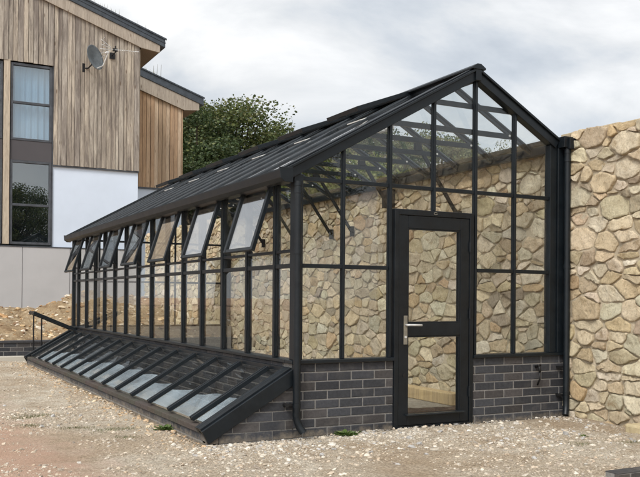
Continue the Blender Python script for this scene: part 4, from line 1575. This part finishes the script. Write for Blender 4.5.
oak = [(0.105, 0.128, 0.043), (0.08, 0.104, 0.036), (0.135, 0.15, 0.05), (0.05, 0.07, 0.026), (0.145, 0.145, 0.06)]
dark = [(0.05, 0.075, 0.028), (0.04, 0.06, 0.024), (0.07, 0.09, 0.033)]
bright = [(0.13, 0.16, 0.035), (0.16, 0.18, 0.045), (0.10, 0.13, 0.03)]
GZ = 0.7
T1 = make_tree('oak_tree', 10.3, 4.3, oak, 'spreading oak tree with olive green crown, right of the timber annex', 120, 520, 0.115, 3)
T1.location = (11.5, 31, 0.2)
T1.scale = (1.22, 1.22, 0.96)
T2 = make_tree('dark_tree', 9.6, 3.6, dark, 'darker green tree standing close behind the timber annex', 90, 560, 0.125, 8)
T2.location = (9.0, 28.5, 0.2)
T2.scale = (1, 1, 0.86)
T3 = make_tree('bright_tree', 5.9, 2.6, bright, 'small bright yellow green tree seen under the roof beyond the wall', 50, 380, 0.10, 15)
T3.location = (10.6, 19.0, 0.2)
copy_thing(T1, (23.3, 30.5, 0.2), 1.9, (0.8, 0.8, 0.93), 'olive tree behind the wall, seen through the gable left of the ridge post')
copy_thing(T1, (27.6, 31.0, 0.2), 4.0, (0.5, 0.5, 0.90), 'narrow tree behind the wall, seen through the gable right of the ridge post')
copy_thing(T2, (18.4, 30.0, 0.2), 2.4, (1.0, 1.0, 0.97), 'dark tree seen through the roof glass between oak and gable')
copy_thing(T2, (14.8, 33.0, 0.2), 0.7, 0.85, 'dark bushy tree just behind the oak on its right')
# trees around the yard that the panes mirror
for k, (x, y, s, rz, src) in enumerate(((2.4, -24, 0.62, 0.3, T2), (5.4, -27, 0.90, 1.8, T1), (-4.5, -29, 0.72, 2.2, T2), (11.5, -25, 0.8, 5.1, T1))):
    o = copy_thing(src, (x, y, 0), rz, s, 'tree across the yard, mirrored in the house windows')
    o['group'] = 'trees mirrored in the house windows'
for k, (x, y, s, rz, src) in enumerate(((-12, 33, 0.8, 0.3, T1), (-17, 30, 0.75, 1.8, T2), (-24, 28, 0.8, 2.2, T1), (-8.5, 36, 0.85, 5.1, T2), (-33, 24, 0.9, 3.0, T2))):
    o = copy_thing(src, (x, y, 0), rz, s, 'tree along the far side of the yard, mirrored in the side windows')
    o['group'] = 'trees mirrored in the greenhouse side'

def weed(loc, r, n, label, seed):
    st = random.getstate(); random.seed(seed)
    b = MB()
    for _ in range(n):
        a = random.uniform(0, 6.28); l = r * random.uniform(0.5, 1.2); up = random.uniform(0.2, 1.1)
        d = Vector((math.cos(a), math.sin(a), up)).normalized()
        s = d.cross(Zv).normalized()
        p0 = Vector(loc) + Vector((random.gauss(0, r * .35), random.gauss(0, r * .25), 0))
        w = l * 0.2
        p1 = p0 + d * l * .55; p2 = p0 + d * l + Vector((0, 0, -l * 0.25))
        base = random.choice([(0.10, 0.15, 0.04), (0.07, 0.12, 0.03), (0.14, 0.17, 0.06)])
        b.add([p0, p1 + s * w, p2, p1 - s * w], [(0, 1, 2, 3)], base)
    o = b.build('weed', M['leaf'], tint=True)
    random.setstate(st)
    return tag(o, label, 'weed')
weed((-0.79, 0.86, 0.0), 0.075, 60, 'tuft of green weed at the foot of the cold frame wall', 1)
weed((0.43, -0.13, 0.01), 0.085, 90, 'flat green weed by the brick base between downpipe and door', 2)
weed((2.2, -0.95, 0.0), 0.04, 26, 'small green weed in the chippings near the stone wall', 3)

def grass(name, patches, per, h, pal, fz):
    b = MB()
    for (x, y, rx, ry) in patches:
        for _ in range(int(per * rx * ry)):
            px, py = x + random.gauss(0, rx * .5), y + random.gauss(0, ry * .5)
            z = fz(px, py)
            l = h * random.uniform(0.4, 1.2)
            a = random.uniform(0, 6.28); lean = random.uniform(0.1, 0.8)
            d = Vector((math.cos(a) * lean, math.sin(a) * lean, 1)).normalized() * l
            s = Vector((-math.sin(a), math.cos(a), 0)) * l * 0.09
            p = Vector((px, py, z))
            f = random.uniform(.7, 1.3)
            b.add([p - s, p + s, p + d * .6 + s * .6, p + d + Vector((0, 0, -l * .1))], [(0, 1, 2, 3)], tuple(v * f for v in random.choice(pal)))
    o = b.build(name, M['leaf'], tint=True)
    return tag(o, kind='stuff')
grass('grass', [(-1.67, 2.26, .22, .20), (-1.46, 1.28, .16, .10), (-1.15, 1.05, .25, .12), (-1.78, 1.55, .12, .12), (-1.2, .6, .12, .08), (1.9, -1.25, .1, .08), (2.3, -1.35, .12, .08)], 16000, 0.020, [(0.13, 0.14, 0.055), (0.10, 0.11, 0.04), (0.2, 0.18, 0.09)], ground_z)
# green roof tufts
def roof_grass():
    b = MB()
    def tuft(x, y, z, l):
        a = random.uniform(0, 6.28); lean = random.uniform(0.0, 0.5)
        d = Vector((math.cos(a) * lean, math.sin(a) * lean, 1)).normalized() * l
        s = Vector((-math.sin(a), math.cos(a), 0)) * (0.006 + l * 0.02)
        p = Vector((x, y, z))
        b.add([p - s, p + s, p + d], [(0, 1, 2)], random.choice([(0.2, 0.19, 0.09), (0.13, 0.14, 0.06), (0.26, 0.21, 0.11)]))
    for _ in range(2600):
        x = random.uniform(-3.8, 3.45); y = 15.9 + abs(random.gauss(0, 1.2))
        if fbm(x, y, 1.2) + random.uniform(-.3, .3) < 0: continue
        tuft(x, y, 8.07 - (x - 3.83) * 0.338 - 0.01, random.uniform(.06, .24))
    for _ in range(1200):
        x = random.uniform(3.3, 5.8); y = 19.4 + abs(random.gauss(0, 1.0))
        if fbm(x, y, 1.2) + random.uniform(-.3, .3) < 0: continue
        tuft(x, y, 7.494 - (x - 6.19) * 0.333 - 0.01, random.uniform(.05, .17))
    for x in (4.62, 4.72, 4.85):
        b.tube([(x, 19.6, 7.494 - (x - 6.19) * 0.333 - 0.02), (x + random.uniform(-.04, .04), 19.6, 7.494 - (x - 6.19) * 0.333 + random.uniform(.3, .5))], [0.01, 0.004], 5, (0.16, 0.15, 0.09))
    o = b.build('roof_grass', M['leaf'], tint=True)
    tag(o, kind='stuff')
roof_grass()

# ------------------------------------------------------------------ light
SUN_EL, SUN_AZ = math.radians(48), math.radians(232)     # azimuth measured clockwise from +Y
w = bpy.data.worlds.new('World')
SC.world = w
w.use_nodes = True
nt = w.node_tree
for n in list(nt.nodes):
    nt.nodes.remove(n)
out = nt.nodes.new('ShaderNodeOutputWorld')
bg = nt.nodes.new('ShaderNodeBackground')
bg.inputs['Strength'].default_value = 0.1
sky = nt.nodes.new('ShaderNodeTexSky')
sky.sky_type = 'NISHITA'
sky.sun_disc = False
sky.sun_elevation = SUN_EL
sky.sun_rotation = SUN_AZ
tc = nt.nodes.new('ShaderNodeTexCoord')
mp = nt.nodes.new('ShaderNodeMapping')
mp.inputs['Scale'].default_value = (1.0, 1.0, 2.1)
mp.inputs['Location'].default_value = (1.35, 0.55, 0.9)
nt.links.new(tc.outputs['Generated'], mp.inputs['Vector'])
n1 = noise_tex(nt, 3.2, 8, 0.56, mp.outputs[0], 0.35)
cl = ramp(nt, n1.outputs[0], [(0.36, (3.8, 4.15, 4.6)), (0.46, (4.7, 5.0, 5.35)), (0.54, (5.7, 5.85, 6.0)), (0.66, (7.1, 7.15, 7.2))])
n2 = noise_tex(nt, 1.4, 5, 0.55, mp.outputs[0])
cover = ramp(nt, n2.outputs[0], [(0.3, (0.90,) * 3), (0.6, (1.0,) * 3)])
c = mixc(nt, cover, sky.outputs[0], cl)
# cloud is thinner and brighter around the hidden sun
dt = N(nt, 'ShaderNodeVectorMath', operation='DOT_PRODUCT')
nt.links.new(tc.outputs['Generated'], dt.inputs[0])
dt.inputs[1].default_value = (math.sin(SUN_AZ) * math.cos(SUN_EL), math.cos(SUN_AZ) * math.cos(SUN_EL), math.sin(SUN_EL))
c = mixc(nt, 1.0, c, ramp(nt, dt.outputs['Value'], [(0.0, (1.0, 1.0, 1.0)), (0.45, (1.25, 1.24, 1.22)), (0.8, (2.0, 1.96, 1.9)), (1.0, (3.2, 3.1, 2.95))]), 'MULTIPLY')
nt.links.new(c, bg.inputs['Color'])
nt.links.new(bg.outputs[0], out.inputs[0])

sl = bpy.data.lights.new('sun', 'SUN')
sl.energy = 1.5
sl.angle = math.radians(14)
sl.color = (1.0, 0.96, 0.9)
so = bpy.data.objects.new('sun', sl)
COL.objects.link(so)
dirv = Vector((math.sin(SUN_AZ) * math.cos(SUN_EL), math.cos(SUN_AZ) * math.cos(SUN_EL), math.sin(SUN_EL)))
so.rotation_euler = dirv.to_track_quat('Z', 'Y').to_euler()
so.location = dirv * 40

# ------------------------------------------------------------------ output
SC.render.engine = 'CYCLES'
SC.cycles.use_denoising = True
SC.cycles.transparent_max_bounces = 40
SC.cycles.max_bounces = 10
SC.cycles.sample_clamp_indirect = 8
SC.view_settings.view_transform = 'Standard'
SC.view_settings.look = 'None'
SC.view_settings.exposure = 0.58
SC.view_settings.gamma = 1.0
SC.view_settings.use_curve_mapping = False
